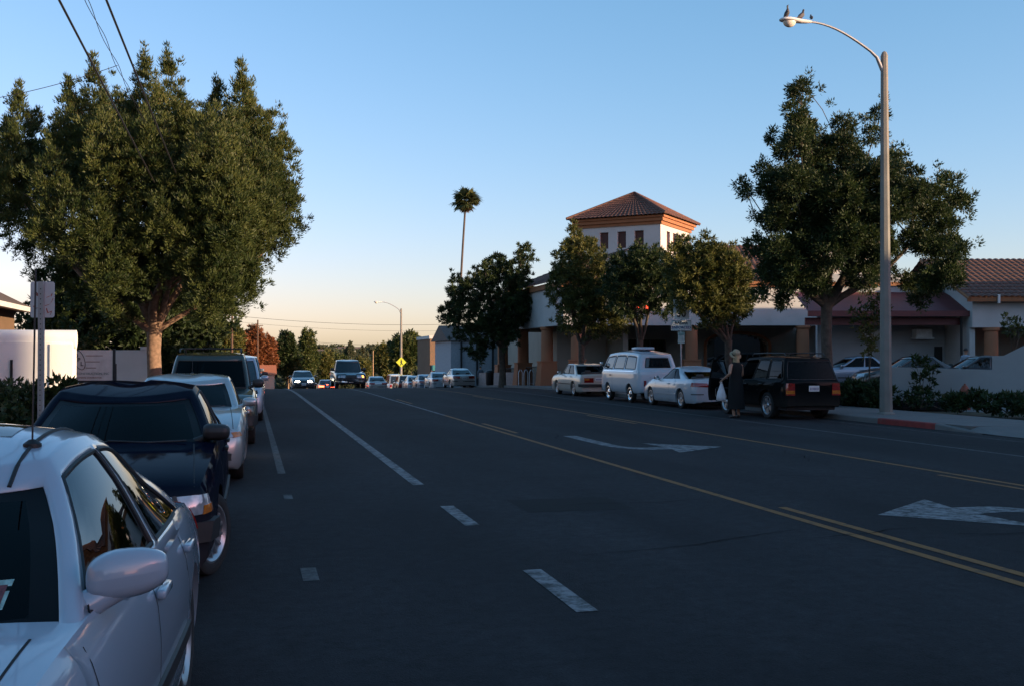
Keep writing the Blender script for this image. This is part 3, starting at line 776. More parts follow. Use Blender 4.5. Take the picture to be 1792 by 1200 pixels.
        q = MB(); q.tube([(x-.01, sy*(y0-.02), z-.09), (x, sy*(y0+.05), z-.06), (x+.01, sy*(y0+.10), z-.03)], [.035,.03,.026], 10); q.build('mirror_arm', mt_, mo, 50)
        q = MB(); q.rbox((x-sx*.255, sy*(y0+.06+w_*.5), z), (.004, w_*.82, h*.72), .0018); q.build('mirror_glass', 'chrome', mo, 40)

PAINTS = {}
def cpaint(name, col, metal=0.0, **k):
    if name not in PAINTS: PAINTS[name] = paint(name, col, metal, **k)
    return PAINTS[name]
HD, HU = R(-90), R(90)                                        # facing the camera / facing away
def base_sedan(**k):
    P = dict(L=4.6, W=1.74, top=[(-2.30,.86),(-2.22,.93),(-1.95,.965),(-1.2,.97),(0,.955),(.85,.945),(1.35,.90),(1.85,.80),(2.12,.71),(2.30,.60)], fx=1.38, rx=-1.26, Rw=.31, xw0=1.02, xw1=.24, xr1=-.98, xr0=-1.68, zr=1.38,
             gh=dict(wb=.77, wr=.58, win=[(.05,.45),(.49,.86)], bow=(.17,.13), drop=(.06,.08)), rim='seven', mirror=(.72, 1.0),
             panels=[('headlight','front',[(R(22),.60),(R(52),.62),(R(50),.745),(R(22),.71)],'lens_clear'),
                     ('tail_light','rear',[(R(24),.72),(R(56),.72),(R(56),.90),(R(22),.88)],'lens_red'),
                     ('grille*','front',[(R(-15),.60),(R(15),.60),(R(15),.69),(R(-15),.69)],'black_trim'),
                     ('lower_intake*','front',[(R(-22),.29),(R(22),.29),(R(20),.40),(R(-20),.40)],'black_trim'),
                     ('bumper_strip','rear',[(R(1),.50),(R(58),.50),(R(58),.55),(R(1),.55)],'black_trim'),
                     ('side_moulding','side',[(-.86,.46),(.98,.46),(.98,.51),(-.86,.51)],'black_trim')],
             handles=[(-.12,.83),(-.94,.84)], plate=[(-1,.74),(1,.47)])
    P.update(k); return P
def seams(c, doors, zlo=.30, hood=True, wd=.007, hy=.72):
    for sy in (1,-1):
        for x, lean in doors:
            ztop = interp(c.top, x)-.03
            c.ribbon('door_seam', [c.P_side(x+lean*(z-zlo), z, sy) for z in np.linspace(zlo, ztop, 14)], wd, 'seam')
        if hood: c.ribbon('hood_seam', [c.P_top(x, sy*c.hw*(hy+.06*(x-c.P['xw0'])*(hy < .75))) for x in np.linspace(c.P['xw0']-.05, c.L/2-.22, 16)], .008, 'seam')
def aerial(c, x, y, z0, ln, lean=.12):
    q = MB(); q.lathe([(.032,-.01),(.030,.008),(.012,.022),(0,.024)], 14, Matrix.Translation((x,y,z0))); q.build('aerial_base', 'rubber', c.root, 40)
    q = MB(); q.tube([(x,y,z0+.01),(x-lean*ln,y,z0+ln)], .0032, 6); q.build('aerial', 'dark_metal', c.root)
def wipers(c):
    q = MB()
    for y0, y1 in ((.55,-.05),(-.05,-.58)):
        x = c.P['xw0']-.10; z = interp(c.top, x)+.035; q.tube([(x,y0,z),(x+.06,(y0+y1)/2,z-.005),(x+.02,y1,z+.01)], .008, 6)
    q.build('wipers', 'rubber', c.root)
def roof_rack(c, x0, x1, y, z, n=2, mt_='black_trim'):
    for sy in (1,-1):
        q = MB(); q.tube([(x0,sy*y,z-.02),(x0-.10,sy*y,z+.05),((x0+x1)/2,sy*y,z+.065),(x1+.10,sy*y,z+.05),(x1,sy*y,z-.02)], .017, 8); q.build('roof_rail', mt_, c.root, 50)
    for k in range(n):
        x = x0+(x1-x0)*(k+.6)/(n+.2); q = MB(); q.rbox((x,0,z+.06), (.06,2*y,.025), .01); q.build('roof_bar', mt_, c.root, 40)

# --- the white saloon right beside the camera, parked a touch askew
Pw = base_sedan(paint=cpaint('white_paint', (.28,.36,.44), rough=.3, dust=.02), glass='glass_side', wglass='glass_dark', L=4.74, W=1.78, zr=1.355, rim='ten', mirror=None, fx=1.42, rx=-1.27,
    top=[(-2.37,.70),(-2.29,.80),(-2.05,.865),(-1.6,.905),(-1.1,.935),(0,.935),(.85,.915),(1.35,.875),(1.85,.79),(2.15,.70),(2.37,.60)], taper=(.11,3.0), rtaper=(.13,2.6), open_w=.66, side=[(0,.93),(.06,.965),(.2,.985),(.42,1.0),(.62,1.0),(.78,.985),(.90,.955),(.96,.93),(1.0,.90)],
    gh=dict(wb=.825, wr=.54, rtaper=.10, win=[(.03,.47),(.505,.90)], bow=(.15,.14), drop=(.09,.13), rc=.042, crown=.055, h0=.05, h1=.87), xw0=1.06, xw1=.32, xr1=-.98, xr0=-1.78,
    handles=[(-.10,.80),(-.98,.81)],
    panels=[('headlight','front',[(R(22),.58),(R(52),.60),(R(50),.72),(R(22),.69)],'lens_clear'), ('tail_light','rear',[(R(20),.70),(R(56),.70),(R(56),.85),(R(20),.85)],'lens_red'),
            ('side_moulding','side',[(-.86,.44),(1.0,.44),(1.0,.505),(-.86,.505)],('black_trim',.016)), ('grille*','front',[(R(-15),.60),(R(15),.60),(R(15),.67),(R(-15),.67)],'black_trim')])
car1 = Car('parked_sedan', Pw, (-1.19, 4.036, 0), R(-93.5), 'white four-door saloon with a large white wing mirror and roof aerial', 'car', detail=2)
seams(car1, [(1.02,-.10),(.05,-.08),(-1.02,.30)], hy=.785)
for sy in (1,-1):
    # large pod mirror on a triangular sail
    m = MB(); rows = []; y0 = .755; mx, mz = .66, 1.0
    for i in range(17):
        ph = -math.pi/2+math.pi*i/16; r_ = []
        for j in range(25):
            th = 2*math.pi*j/24; f = lambda c_, e: math.copysign(abs(c_)**e, c_)
            cx_ = f(math.cos(ph),.5)*f(math.cos(th),.8); cz = f(math.cos(ph),.5)*f(math.sin(th),.7); cy = f(math.sin(ph),.7)
            if cx_ < 0: cx_ *= .22
            t_ = cy*.5+.5                                         # 0 at the door, 1 at the tip
            hh = .068*(1.0+.18*math.sin(t_*math.pi)-.16*t_); up = .020*t_
            r_.append((mx+cx_*(.085-.03*t_)-.035*t_, sy*(y0+.015+.225*t_), mz+cz*hh+up))
        rows.append(r_)
    m.grid(rows); mo = m.build('wing_mirror', Pw['paint'], car1.root, 60)
    m = MB(); m.rbox((mx-.058, sy*(y0+.135), mz+.012), (.006,.17,.105), .002); m.build('mirror_glass', 'chrome', mo)
    m = MB(); m.tube([(mx+.03,sy*(y0+.015),mz-.075),(mx+.02,sy*(y0+.05),mz-.055),(mx+.0,sy*(y0+.11),mz-.03)], [.045,.042,.035], 12); m.build('mirror_arm', Pw['paint'], mo, 60)
_zr = car1.gh_bvh.ray_cast(Vector((.02,.455,3)), Vector((0,0,-1)))[0].z; aerial(car1, .02, .455, _zr, .62, .05); wipers(car1)
_top = lambda x, y: car1.gh_bvh.ray_cast(Vector((x,y,3)), Vector((0,0,-1)))[0]+Vector((0,0,.003))
q = MB(); q.grid([[_top(x,y) for y in np.linspace(-.36,.36,9)] for x in np.linspace(-.62,-.08,7)]); q.build('sunroof', 'glass_shut', car1.root, 50)
for sy in (1,-1):
    q = MB(); q.tube([_top(x, sy*.455) for x in np.linspace(.30,-.85,14)], .007, 6); q.build('roof_gutter', 'rubber', car1.root, 50)
def on_glass(y, z, off):                                       # point on the windshield at a given height, pushed inwards
    h_ = car1.gh_bvh.ray_cast(Vector((3,y,z)), Vector((-1,0,0)))[0]; return (h_.x-off, h_.y, h_.z)
q = MB(); q.grid([[on_glass(y,z,.014) for y in np.linspace(.46,.58,9)] for z in np.linspace(.955,1.015,6)]); st_ = q.build('permit_sticker', mat('sticker_teal', (.20,.36,.34), .6, var=.3, scale=60), car1.root)
q = MB(); q.grid([[on_glass(y,z,.011) for y in np.linspace(.53,.57,5)] for z in np.linspace(.963,1.005,5)]); q.build('sticker_print', mat('sticker_print', (.10,.03,.035), .6, var=.6, scale=90), st_)
q = MB(); q.rbox((0,0,0), (.13,.34,.016), .006, Matrix.Translation((.14,.30,1.235)) @ Matrix.Rotation(R(-48), 4, 'Y')); q.build('sun_visor', 'tan_seat', car1.root, 40)
# --- navy hatchback with dark bumpers
Pn = base_sedan(paint=cpaint('navy_paint', (.003,.005,.014), rough=.45, dust=.0, coat=.20, spec=.0), L=4.62, W=1.71, Rw=.315, rim='multi', fx=1.40, rx=-1.22, zr=1.395, glass='glass_dark', wglass='glass_dark', re=(.13,.12), taper=(.10,3.4), bow=(.22,.12),
    top=[(-2.31,.84),(-2.24,.95),(-1.9,.98),(-1.2,.98),(0,.965),(.85,.94),(1.4,.89),(1.9,.82),(2.18,.755),(2.31,.68)], steer=R(-24),
    gh=dict(wb=.785, wr=.555, win=[(.04,.44),(.475,.76),(.79,.93)], bow=(.22,.12), drop=(.08,.12), rc=.06, crown=.055), xw0=.90, xw1=.20, xr1=-1.30, xr0=-2.05, mirror=(.62, 1.035, .10, .22, .15), mirror_in=.10, mirror_mat=None,
    panels=[('headlight','front',[(R(16),.54),(R(41),.555),(R(40),.69),(R(16),.675)],('lens_clear',.012)), ('indicator','front',[(R(42),.555),(R(60),.57),(R(58),.695),(R(41.5),.69)],('lens_clear',.012)), ('amber_lens','front',[(R(52),.56),(R(61),.575),(R(60),.63),(R(53),.62)],('lens_amber',.017)),
            ('grille*','front',[(R(-15),.55),(R(15),.55),(R(15),.67),(R(-15),.67)],'black_trim'), ('bumper*','front',[(R(-68),.37),(R(68),.37),(R(70),.51),(R(-70),.51)],('black_trim',.045)), ('bumper_lip*','front',[(R(-66),.22),(R(66),.22),(R(67),.30),(R(-67),.30)],('black_trim',.02)),
            ('fog_lamp','front',[(R(30),.27),(R(37),.27),(R(37),.33),(R(30),.33)],('lens_clear',.028)), ('tail_light','rear',[(R(24),.70),(R(56),.70),(R(56),.90),(R(24),.90)],'lens_red'), ('side_moulding','side',[(-.82,.44),(1.0,.44),(1.0,.52),(-.82,.52)],('black_trim',.02))],
    handles=[(-.10,.84),(-.92,.85)], handle_mat='black_trim', plate=[(1,.45)])
Pn['mirror_mat'] = MT['black_trim']
car2 = Car('parked_hatchback', Pn, (-1.05, 9.80, 0), HD, 'dark navy hatchback with black bumper and black wing mirror', 'car', detail=2)
for sy in (1,-1):
    car2.patch('reflector', car2.quad('front', [(R(24),.575),(R(33),.58),(R(33),.655),(R(24),.65)], sy), 'chrome', th=.018)
    car2.patch('lamp_divider', car2.quad('front', [(R(40.2),.55),(R(42),.555),(R(41.8),.695),(R(40),.69)], sy), 'black_trim', th=.02)
seams(car2, [(1.0,-.08),(.02,-.05),(-.95,.2)]); wipers(car2)
# --- silver saloon
Ps = base_sedan(paint=cpaint('silver_paint', (.40,.41,.41), .55, rough=.32), wglass='glass_dark', rim='five', zr=1.375, W=1.75, mirror=(.66,1.02,.10,.20,.135), gh=dict(wb=.77, wr=.58, win=[(.04,.45),(.48,.88)], bow=(.20,.13), drop=(.07,.09), rc=.08, crown=.05),
    panels=[('headlight','front',[(R(20),.60),(R(54),.62),(R(52),.735),(R(20),.70)],'lens_clear'), ('amber_lens','front',[(R(50),.61),(R(60),.625),(R(58),.68),(R(50),.67)],('lens_amber',.015)), ('grille*','front',[(R(-14),.56),(R(14),.56),(R(16),.68),(R(-16),.68)],'black_trim'),
            ('lower_intake*','front',[(R(-20),.30),(R(20),.30),(R(20),.42),(R(-20),.42)],'black_trim'), ('side_intake','front',[(R(27),.31),(R(46),.32),(R(46),.41),(R(27),.42)],'black_trim'), ('tail_light','rear',[(R(24),.72),(R(56),.72),(R(56),.90),(R(22),.88)],'lens_red')])
car3 = Car('parked_sedan', Ps, (-.89, 16.38, 0), HD, 'silver four-door saloon parked behind the navy hatchback', 'car', detail=2)
seams(car3, [(1.0,-.1),(.05,-.05),(-.97,.25)]); wipers(car3); aerial(car3, -1.25, 0, 1.40, .30, .3)
# --- sport utility shape
def base_suv(**k):
    P = dict(L=4.62, W=1.80, zb=.30, top=[(-2.31,.98),(-2.22,1.05),(-1.2,1.06),(0,1.05),(.9,1.04),(1.4,1.01),(1.95,.95),(2.2,.88),(2.31,.78)], fx=1.42, rx=-1.27, Rw=.365, ww=.235, arch=.07, xw0=1.02, xw1=.38, xr1=-2.02, xr0=-2.24, zr=1.70, re=(.12,.09), bow=(.16,.06), taper=(.06,3.5),
             gh=dict(wb=.81, wr=.66, win=[(.04,.36),(.39,.66),(.70,.95)], bow=(.15,.06), drop=(.05,.04), rc=.06, crown=.04, h1=.86), rim='five', mirror=(.74,1.13,.10,.20,.16), mirror_mat=None,
             panels=[('headlight','front',[(R(24),.68),(R(52),.70),(R(50),.86),(R(24),.85)],'lens_clear'), ('grille*','front',[(R(-18),.66),(R(18),.66),(R(18),.86),(R(-18),.86)],'black_trim'), ('bumper*','front',[(R(-66),.40),(R(66),.40),(R(66),.58),(R(-66),.58)],('black_trim',.04)),
                     ('tail_light','rear',[(R(37.5),.66),(R(49),.66),(R(49),.98),(R(37.5),.98)],('lens_red',.014)), ('bumper*','rear',[(R(-62),.38),(R(62),.38),(R(62),.60),(R(-62),.60)],('black_trim',.05)), ('side_cladding','side',[(-.80,.34),(.95,.34),(.95,.50),(-.80,.50)],('black_trim',.018))],
             handles=[(-.05,.93),(-.95,.94)], handle_mat='black_trim', plate=[(-1,.84)])
    P.update(k); P['mirror_mat'] = MT['black_trim']; return P
Po = base_suv(paint=cpaint('olive_paint', (.034,.038,.026), .4, rough=.3), L=4.8, W=1.86, zr=1.74, Rw=.38, glass='glass_dark', mirror=(.74,1.15,.11,.22,.19), bow=(.18,.06), fx=1.5, rx=-1.3)
car4 = Car('parked_suv', Po, (-.77, 22.5, 0), HD, 'dark olive sport utility with roof rails parked behind the silver saloon', 'car', detail=1)
roof_rack(car4, .1, -1.9, .60, 1.78, 2)
# --- the rest of the left kerb, towards the crest
def base_van(**k):
    P = dict(L=4.7, W=1.85, zb=.22, top=[(-2.35,.95),(-2.25,1.02),(-1.2,1.03),(0,1.02),(1.1,1.02),(1.6,.97),(2.0,.86),(2.2,.75),(2.35,.62)], fx=1.45, rx=-1.4, Rw=.32, xw0=1.62, xw1=.62, xr1=-2.05, xr0=-2.28, zr=1.70, re=(.16,.09), bow=(.22,.06),
             gh=dict(wb=.83, wr=.66, win=[(.04,.32),(.35,.63),(.66,.96)], bow=(.20,.06), drop=(.06,.04), rc=.07), rim='seven', mirror=(1.1,1.12,.10,.20,.15),
             panels=[('headlight','front',[(R(22),.60),(R(52),.62),(R(50),.76),(R(22),.72)],'lens_clear'), ('grille*','front',[(R(-15),.58),(R(15),.58),(R(15),.66),(R(-15),.66)],'black_trim'), ('tail_light','rear',[(R(38),.70),(R(50),.70),(R(50),1.0),(R(38),1.0)],'lens_red')], plate=[(-1,.8)], interior=True)
    P.update(k); return P
Car('parked_minivan', base_van(paint=cpaint('pale_blue_paint', (.33,.38,.44), .4), glass='glass_shut'), (-.52, 30.2, 0), HD, 'pale blue minivan parked beyond the olive sport utility', 'car', detail=1)
Car('parked_suv', base_suv(paint=cpaint('black_paint', (.009,.009,.011), rough=.3), glass='glass_shut'), (-.42, 36.5, 0), HD, 'black sport utility parked beyond the pale blue minivan', 'car', detail=1)
Car('parked_sedan', base_sedan(paint=cpaint('grey_blue_paint', (.20,.25,.32), .4), glass='glass_shut'), (-.40, 43.0, 0), HD, 'grey blue saloon parked beyond the black sport utility', 'car', detail=0)
Car('parked_minivan', base_van(paint=cpaint('steel_paint', (.16,.19,.23), .5), glass='glass_shut'), (-.38, 49.5, 0), HD, 'steel grey minivan parked near the crest of the street', 'car', detail=0)
# --- moving traffic over the crest
def on(y): return gz(y)
Pk = base_suv(paint=cpaint('dark_blue_paint', (.008,.011,.022), rough=.3), L=5.4, W=1.98, zb=.38, Rw=.39, zr=1.78, fx=1.75, rx=-1.7, xw0=.75, xw1=.30, xr1=-.95, xr0=-1.15, top=[(-2.7,1.02),(-2.6,1.06),(-1.2,1.08),(0,1.08),(.8,1.10),(1.6,1.08),(2.3,1.03),(2.55,.98),(2.7,.84)],
    gh=dict(wb=.86, wr=.68, win=[(.04,.50),(.54,.92)], bow=(.15,.06), drop=(.05,.04), rc=.06), glass='glass_shut', mirror=(.66,1.22,.10,.24,.20), handles=[], plate=[(1,.56)],
    panels=[('headlight','front',[(R(27),.76),(R(44),.77),(R(44),.93),(R(27),.93)],'lens_clear'), ('indicator','front',[(R(45),.77),(R(52),.78),(R(52),.92),(R(45),.93)],'lens_clear'), ('grille*','front',[(R(-24),.74),(R(24),.74),(R(24),.95),(R(-24),.95)],('black_trim',.012)), ('grille_surround*','front',[(R(-25),.945),(R(25),.945),(R(25),.98),(R(-25),.98)],('chrome',.02)), ('bumper*','front',[(R(-60),.52),(R(60),.52),(R(60),.68),(R(-60),.68)],('chrome',.05)), ('valance*','front',[(R(-55),.38),(R(55),.38),(R(55),.50),(R(-55),.50)],('black_trim',.03))])
x_, y_ = ux(617, 6.2); pk = Car('pickup_truck', Pk, (6.1, 66+2.2, on(68)), HD, 'dark pickup truck with chrome bumper coming over the crest', 'truck', detail=1); pk.root.rotation_euler[1] = R(1.2)
pk.patch('indicator', pk.quad('front', [(R(46),.79),(R(51),.80),(R(51),.90),(R(46),.91)], 1), 'amber_on', th=.03)
Ph = base_sedan(paint=cpaint('charcoal_paint', (.035,.037,.043), .4), glass='glass_shut'); 
Ph['panels'] = [('headlight','front',[(R(24),.60),(R(46),.61),(R(44),.72),(R(24),.70)],('lamp_on',.02))]+Ph['panels'][1:]
Car('sedan', Ph, (3.8, 79.5, on(79.5)), HD, 'charcoal saloon with its headlights on coming up the street', 'car', detail=1)
Pt = base_sedan(paint=cpaint('maroon_paint', (.05,.012,.012), rough=.3), glass='glass_shut')
Pt['panels'] = [('tail_light','rear',[(R(24),.70),(R(54),.70),(R(54),.88),(R(22),.86)],('tail_on',.02)), ('brake_light*','rear',[(R(-8),.93),(R(8),.93),(R(8),.97),(R(-8),.97)],('tail_on',.02))]+Pt['panels'][2:]
Car('sedan', Pt, (7.35, 106, on(106)), HU, 'dark red saloon driving away with its brake lights on', 'car', detail=1)
Psr = base_sedan(paint=PAINTS['silver_paint'], glass='glass_shut')
Car('sedan', Psr, (11.0, 95, on(95)), HU, 'silver saloon driving away in the far lane beyond the pickup', 'car', detail=1)
# --- right kerb, facing away; outer sides 13.7 m across
XR = 13.7
Pj = base_suv(paint=cpaint('black_green_paint', (.005,.006,.0065), rough=.5, coat=.16, spec=.0, dust=.0), glass='glass_dark', L=4.55, W=1.80, fx=1.30, rx=-1.26, zr=1.68, zb=.34, door_open=(.10,1.05,.44), no_win=('SL0',),
    top=[(-2.27,.98),(-2.18,1.06),(-1.2,1.07),(0,1.06),(.9,1.05),(1.4,1.03),(1.95,.98),(2.16,.92),(2.27,.84)], mirrors=2, mirror=None)
Pj['panels'] = [p for p in Pj['panels'] if p[0] != 'side_cladding']+[('tail_lens','rear',[(R(37.8),.70),(R(48.5),.70),(R(48.5),.79),(R(37.8),.79)],('lens_amber',.02))]
car_j = Car('parked_suv', Pj, (XR+.90, 27.56, 0), HU, 'black sport utility with roof rails and its driver door wide open', 'car', detail=1)
roof_rack(car_j, .1, -1.85, .58, 1.72, 2)
# the open door: hinged at the front edge, swung out about 62 degrees
hx, hy = 1.05, .86
door = empty('door', (hx, hy, 0), R(-62), car_j.root)
q = MB(); rows = []
for z in np.linspace(.44, 1.05, 8):
    f = (z-.44)/.61; b_ = .035*math.sin(math.pi*min(1,f*1.1)); rows.append([(-.02,b_+.0,z),(-.5,b_+.012,z),(-.97,b_,z)])
q.grid(rows); rows2 = [[(x,y-.09,z) for x,y,z in r_] for r_ in rows]; q.grid([r_[::-1] for r_ in rows2])
for a, b in ((rows,rows2),): 
    q.add([a[0][0],a[0][2],b[0][2],b[0][0]],[(0,1,2,3)]); q.add([a[-1][0],a[-1][2],b[-1][2],b[-1][0]],[(3,2,1,0)])
    q.grid([[r_[0] for r_ in a],[r_[0] for r_ in b]]); q.grid([[r_[2] for r_ in b],[r_[2] for r_ in a]])
q.build('door_panel', Pj['paint'], door, 40)
q = MB(); q.tube([(-.06,-.03,1.04),(-.42,-.13,1.56),(-.94,-.15,1.60),(-.97,-.03,1.04)], .026, 8); q.build('window_frame', Pj['paint'], door, 50)
q = MB(); q.add([(-.08,-.03,1.04),(-.96,-.03,1.04),(-.93,-.14,1.58),(-.43,-.13,1.55)],[(0,1,2,3)]); q.build('door_window', 'glass_open', door)
q = MB(); q.rbox((-.10,.10,1.16),(.10,.20,.15),.05); q.build('wing_mirror', 'black_trim', door, 50)
q = MB(); q.rbox((-.155,.10,1.16),(.006,.16,.11),.002); q.build('mirror_glass', 'chrome', door)
q = MB(); q.rbox((-.5,-.115,.78),(.55,.06,.06),.02); q.build('armrest', 'dash', door, 40)
q = MB(); q.rbox((-.80,-.11,.66),(.015,.01,.22),.004); q.build('door_pocket_edge', 'rim', door)
# white coupe
Pc = base_sedan(paint=cpaint('coupe_white', (.40,.45,.50), rough=.3), L=4.66, W=1.76, glass='glass_dark', fx=1.38, rx=-1.27, zr=1.34, rim='five', gh=dict(wb=.77, wr=.55, win=[(.04,.52),(.55,.80)], bow=(.18,.14), drop=(.08,.12), rc=.09, crown=.05), xw0=.85, xw1=.15, xr1=-.85, xr0=-1.75, handles=[(-.35,.80)], mirror=(.60,.98,.09,.18,.13),
    panels=[('headlight','front',[(R(22),.58),(R(52),.60),(R(50),.70),(R(22),.67)],'lens_clear'), ('tail_light','rear',[(R(18),.72),(R(60),.73),(R(57),.86),(R(26),.84)],('lens_red',.014)), ('bumper_strip','rear',[(R(1),.47),(R(58),.47),(R(58),.50),(R(1),.50)],'black_trim'), ('side_moulding','side',[(-.87,.44),(.95,.44),(.95,.47),(-.87,.47)],(cpaint('coupe_white',(0,0,0)),.012))])
Pc['mirror_mat'] = MT['black_trim']
car_c = Car('parked_coupe', Pc, (XR+.88, 33.53, 0), HU, 'white two-door coupe with red tail lights parked between van and black utility', 'car', detail=1)
seams(car_c, [(.90,-.1),(-.42,.1)])
# camper van with rounded ends
Pv = dict(paint=cpaint('van_white', (.46,.52,.58), rough=.42, dust=.08), L=4.45, W=1.72, zb=.36, top=[(-2.22,1.16),(-2.1,1.20),(0,1.21),(1.6,1.21),(2.05,1.18),(2.22,1.10)], fx=1.12, rx=-1.28, Rw=.325, ww=.18, arch=.07, xw0=2.10, xw1=1.72, xr1=-1.98, xr0=-2.14, zr=1.87, re=(.26,.13), bow=(.16,.08), taper=(.07,4),
    side=[(0,.93),(.08,.975),(.25,1.0),(.6,1.0),(.85,.99),(.95,.965),(1,.945)], gh=dict(wb=.805, wr=.62, win=[(.03,.30),(.345,.635),(.68,.955)], bow=(.14,.08), drop=(.10,.09), rc=.13, crown=.10, taper=.03, h0=.10, h1=.78, rear=(.86,3,9)), rim='cap', mirror=(1.75,1.42,.05,.16,.20), glass='glass_shut', rear_seat=False, interior=False,
    panels=[('tail_light','rear',[(R(35.5),.62),(R(40.5),.62),(R(40.5),.83),(R(35.5),.83)],('lens_red',.02)), ('rear_bumper*','rear',[(R(-60),.36),(R(60),.36),(R(60),.48),(R(-60),.48)],('plate',.06)), ('waist_trim','side',[(-1.7,1.145),(1.7,1.145),(1.7,1.175),(-1.7,1.175)],('chrome',.012)), ('engine_lid*','rear',[(R(-26),.58),(R(26),.58),(R(26),.98),(R(-26),.98)],('PAINT',.006)), ('headlight','front',[(R(24),.78),(R(38),.78),(R(38),.95),(R(24),.95)],'lens_clear')], handles=[(.75,1.0)], handle_mat='black_trim', plate=[(-1,.72)])
Pv['panels'] = [(a,b,c,(Pv['paint'],d[1]) if isinstance(d,tuple) and d[0]=='PAINT' else d) for a,b,c,d in Pv['panels']]; Pv['mirror_mat'] = MT['black_trim']
car_v = Car('camper_van', Pv, (XR+.86, 38.30, 0), HU, 'old rounded white camper van with hub caps and roof vent', 'van', detail=1)
q = MB(); q.rbox((-.55,0,2.01),(.60,.72,.10),.045); q.build('roof_vent', Pv['paint'], car_v.root, 50)
car_v.ribbon('door_seam', [car_v.P_side(.55, z, 1) for z in np.linspace(.45,1.13,10)], .008, 'seam')
# boxy cream saloon
Pb = base_sedan(paint=cpaint('cream_paint', (.42,.40,.35), rough=.4, dust=.08), L=4.55, W=1.70, taper=(.04,4), bow=(.08,.06), re=(.08,.07), fx=1.30, rx=-1.22, Rw=.31, zr=1.39, glass='glass_dark',
    top=[(-2.27,.88),(-2.2,.93),(-1.5,.945),(0,.945),(.9,.945),(1.6,.90),(2.1,.85),(2.2,.80),(2.27,.74)], gh=dict(wb=.76, wr=.63, win=[(.05,.46),(.50,.86)], bow=(.10,.08), drop=(.04,.04), rc=.05, crown=.03), xw0=.80, xw1=.30, xr1=-1.05, xr0=-1.55,
    panels=[('headlight','front',[(R(20),.60),(R(42),.60),(R(42),.74),(R(20),.74)],'lens_clear'), ('tail_light','rear',[(R(17),.60),(R(42),.60),(R(42),.80),(R(17),.80)],('lens_red',.014)), ('amber_lens','rear',[(R(30),.70),(R(42),.70),(R(42),.78),(R(30),.78)],('lens_amber',.018)), ('rear_bumper*','rear',[(R(-52),.42),(R(52),.42),(R(52),.54),(R(-52),.54)],('black_trim',.07)), ('side_moulding','side',[(-.83,.50),(.9,.50),(.9,.54),(-.83,.54)],('black_trim',.014))])
Pb['mirror_mat'] = MT['black_trim']
Car('parked_sedan', Pb, (XR+.85, 45.25, 0), HU, 'boxy cream saloon with black bumper parked ahead of the camper van', 'car', detail=1)
# far row beyond the store corner
far = [(74.6, base_sedan(paint=PAINTS['silver_paint'], glass='glass_shut'), 'parked_sedan', 'silver saloon at the near end of the far parked row'),
       (83.2, base_sedan(paint=cpaint('ice_paint', (.42,.46,.50), .3), glass='glass_shut', L=4.4), 'parked_sedan', 'ice white saloon second along the far parked row'),
       (89.8, base_sedan(paint=PAINTS['grey_blue_paint'], glass='glass_shut'), 'parked_sedan', 'grey blue saloon third along the far parked row'),
       (96.0, base_sedan(paint=PAINTS['ice_paint'], glass='glass_shut', zr=1.45), 'parked_sedan', 'taller ice white saloon fourth along the far parked row'),
       (102.0, base_suv(paint=PAINTS['maroon_paint'], glass='glass_shut'), 'parked_suv', 'dark red sport utility in the far parked row'),
       (109.0, base_van(paint=PAINTS['coupe_white'], glass='glass_shut', zr=2.0), 'parked_van', 'tall white van in the far parked row'),
       (116.0, base_sedan(paint=PAINTS['steel_paint'], glass='glass_shut'), 'parked_sedan', 'steel grey saloon beyond the tall white van')]
for y, P_, n_, lb in far: Car(n_, P_, (XR+.9, y, on(y)), HU, lb, 'van' if 'van' in n_ else 'car', 'cars parked in the far row', detail=1 if y < 90 else 0)
# --- customers' cars in the walled car park (noses towards the street)
def lot(u, zc, spec, lb, rz, n_='parked_sedan', det=1):
    x, y = uz(u, zc); return Car(n_, spec, (x, y, .30), R(180)-YAW+R(rz), lb, 'car', 'cars in the shop car park', detail=det)
lot(1490, 47.5, base_sedan(paint=PAINTS['grey_blue_paint'], glass='glass_dark', zr=1.42), 'grey blue saloon in the car park beside the black utility', 4)
lot(1590, 43.0, base_sedan(paint=PAINTS['black_paint'], glass='glass_open', rim='seven', zr=1.42), 'black saloon with alloy wheels nosing past the end of the white wall', 2)
lot(1706, 42.0, base_sedan(paint=PAINTS['charcoal_paint'], glass='glass_open', zr=1.42), 'charcoal saloon parked behind the white wall', -2)
lot(1455, 52.0, base_van(paint=PAINTS['ice_paint'], glass='glass_dark'), 'ice white minivan deep in the car park', 0, 'parked_minivan')
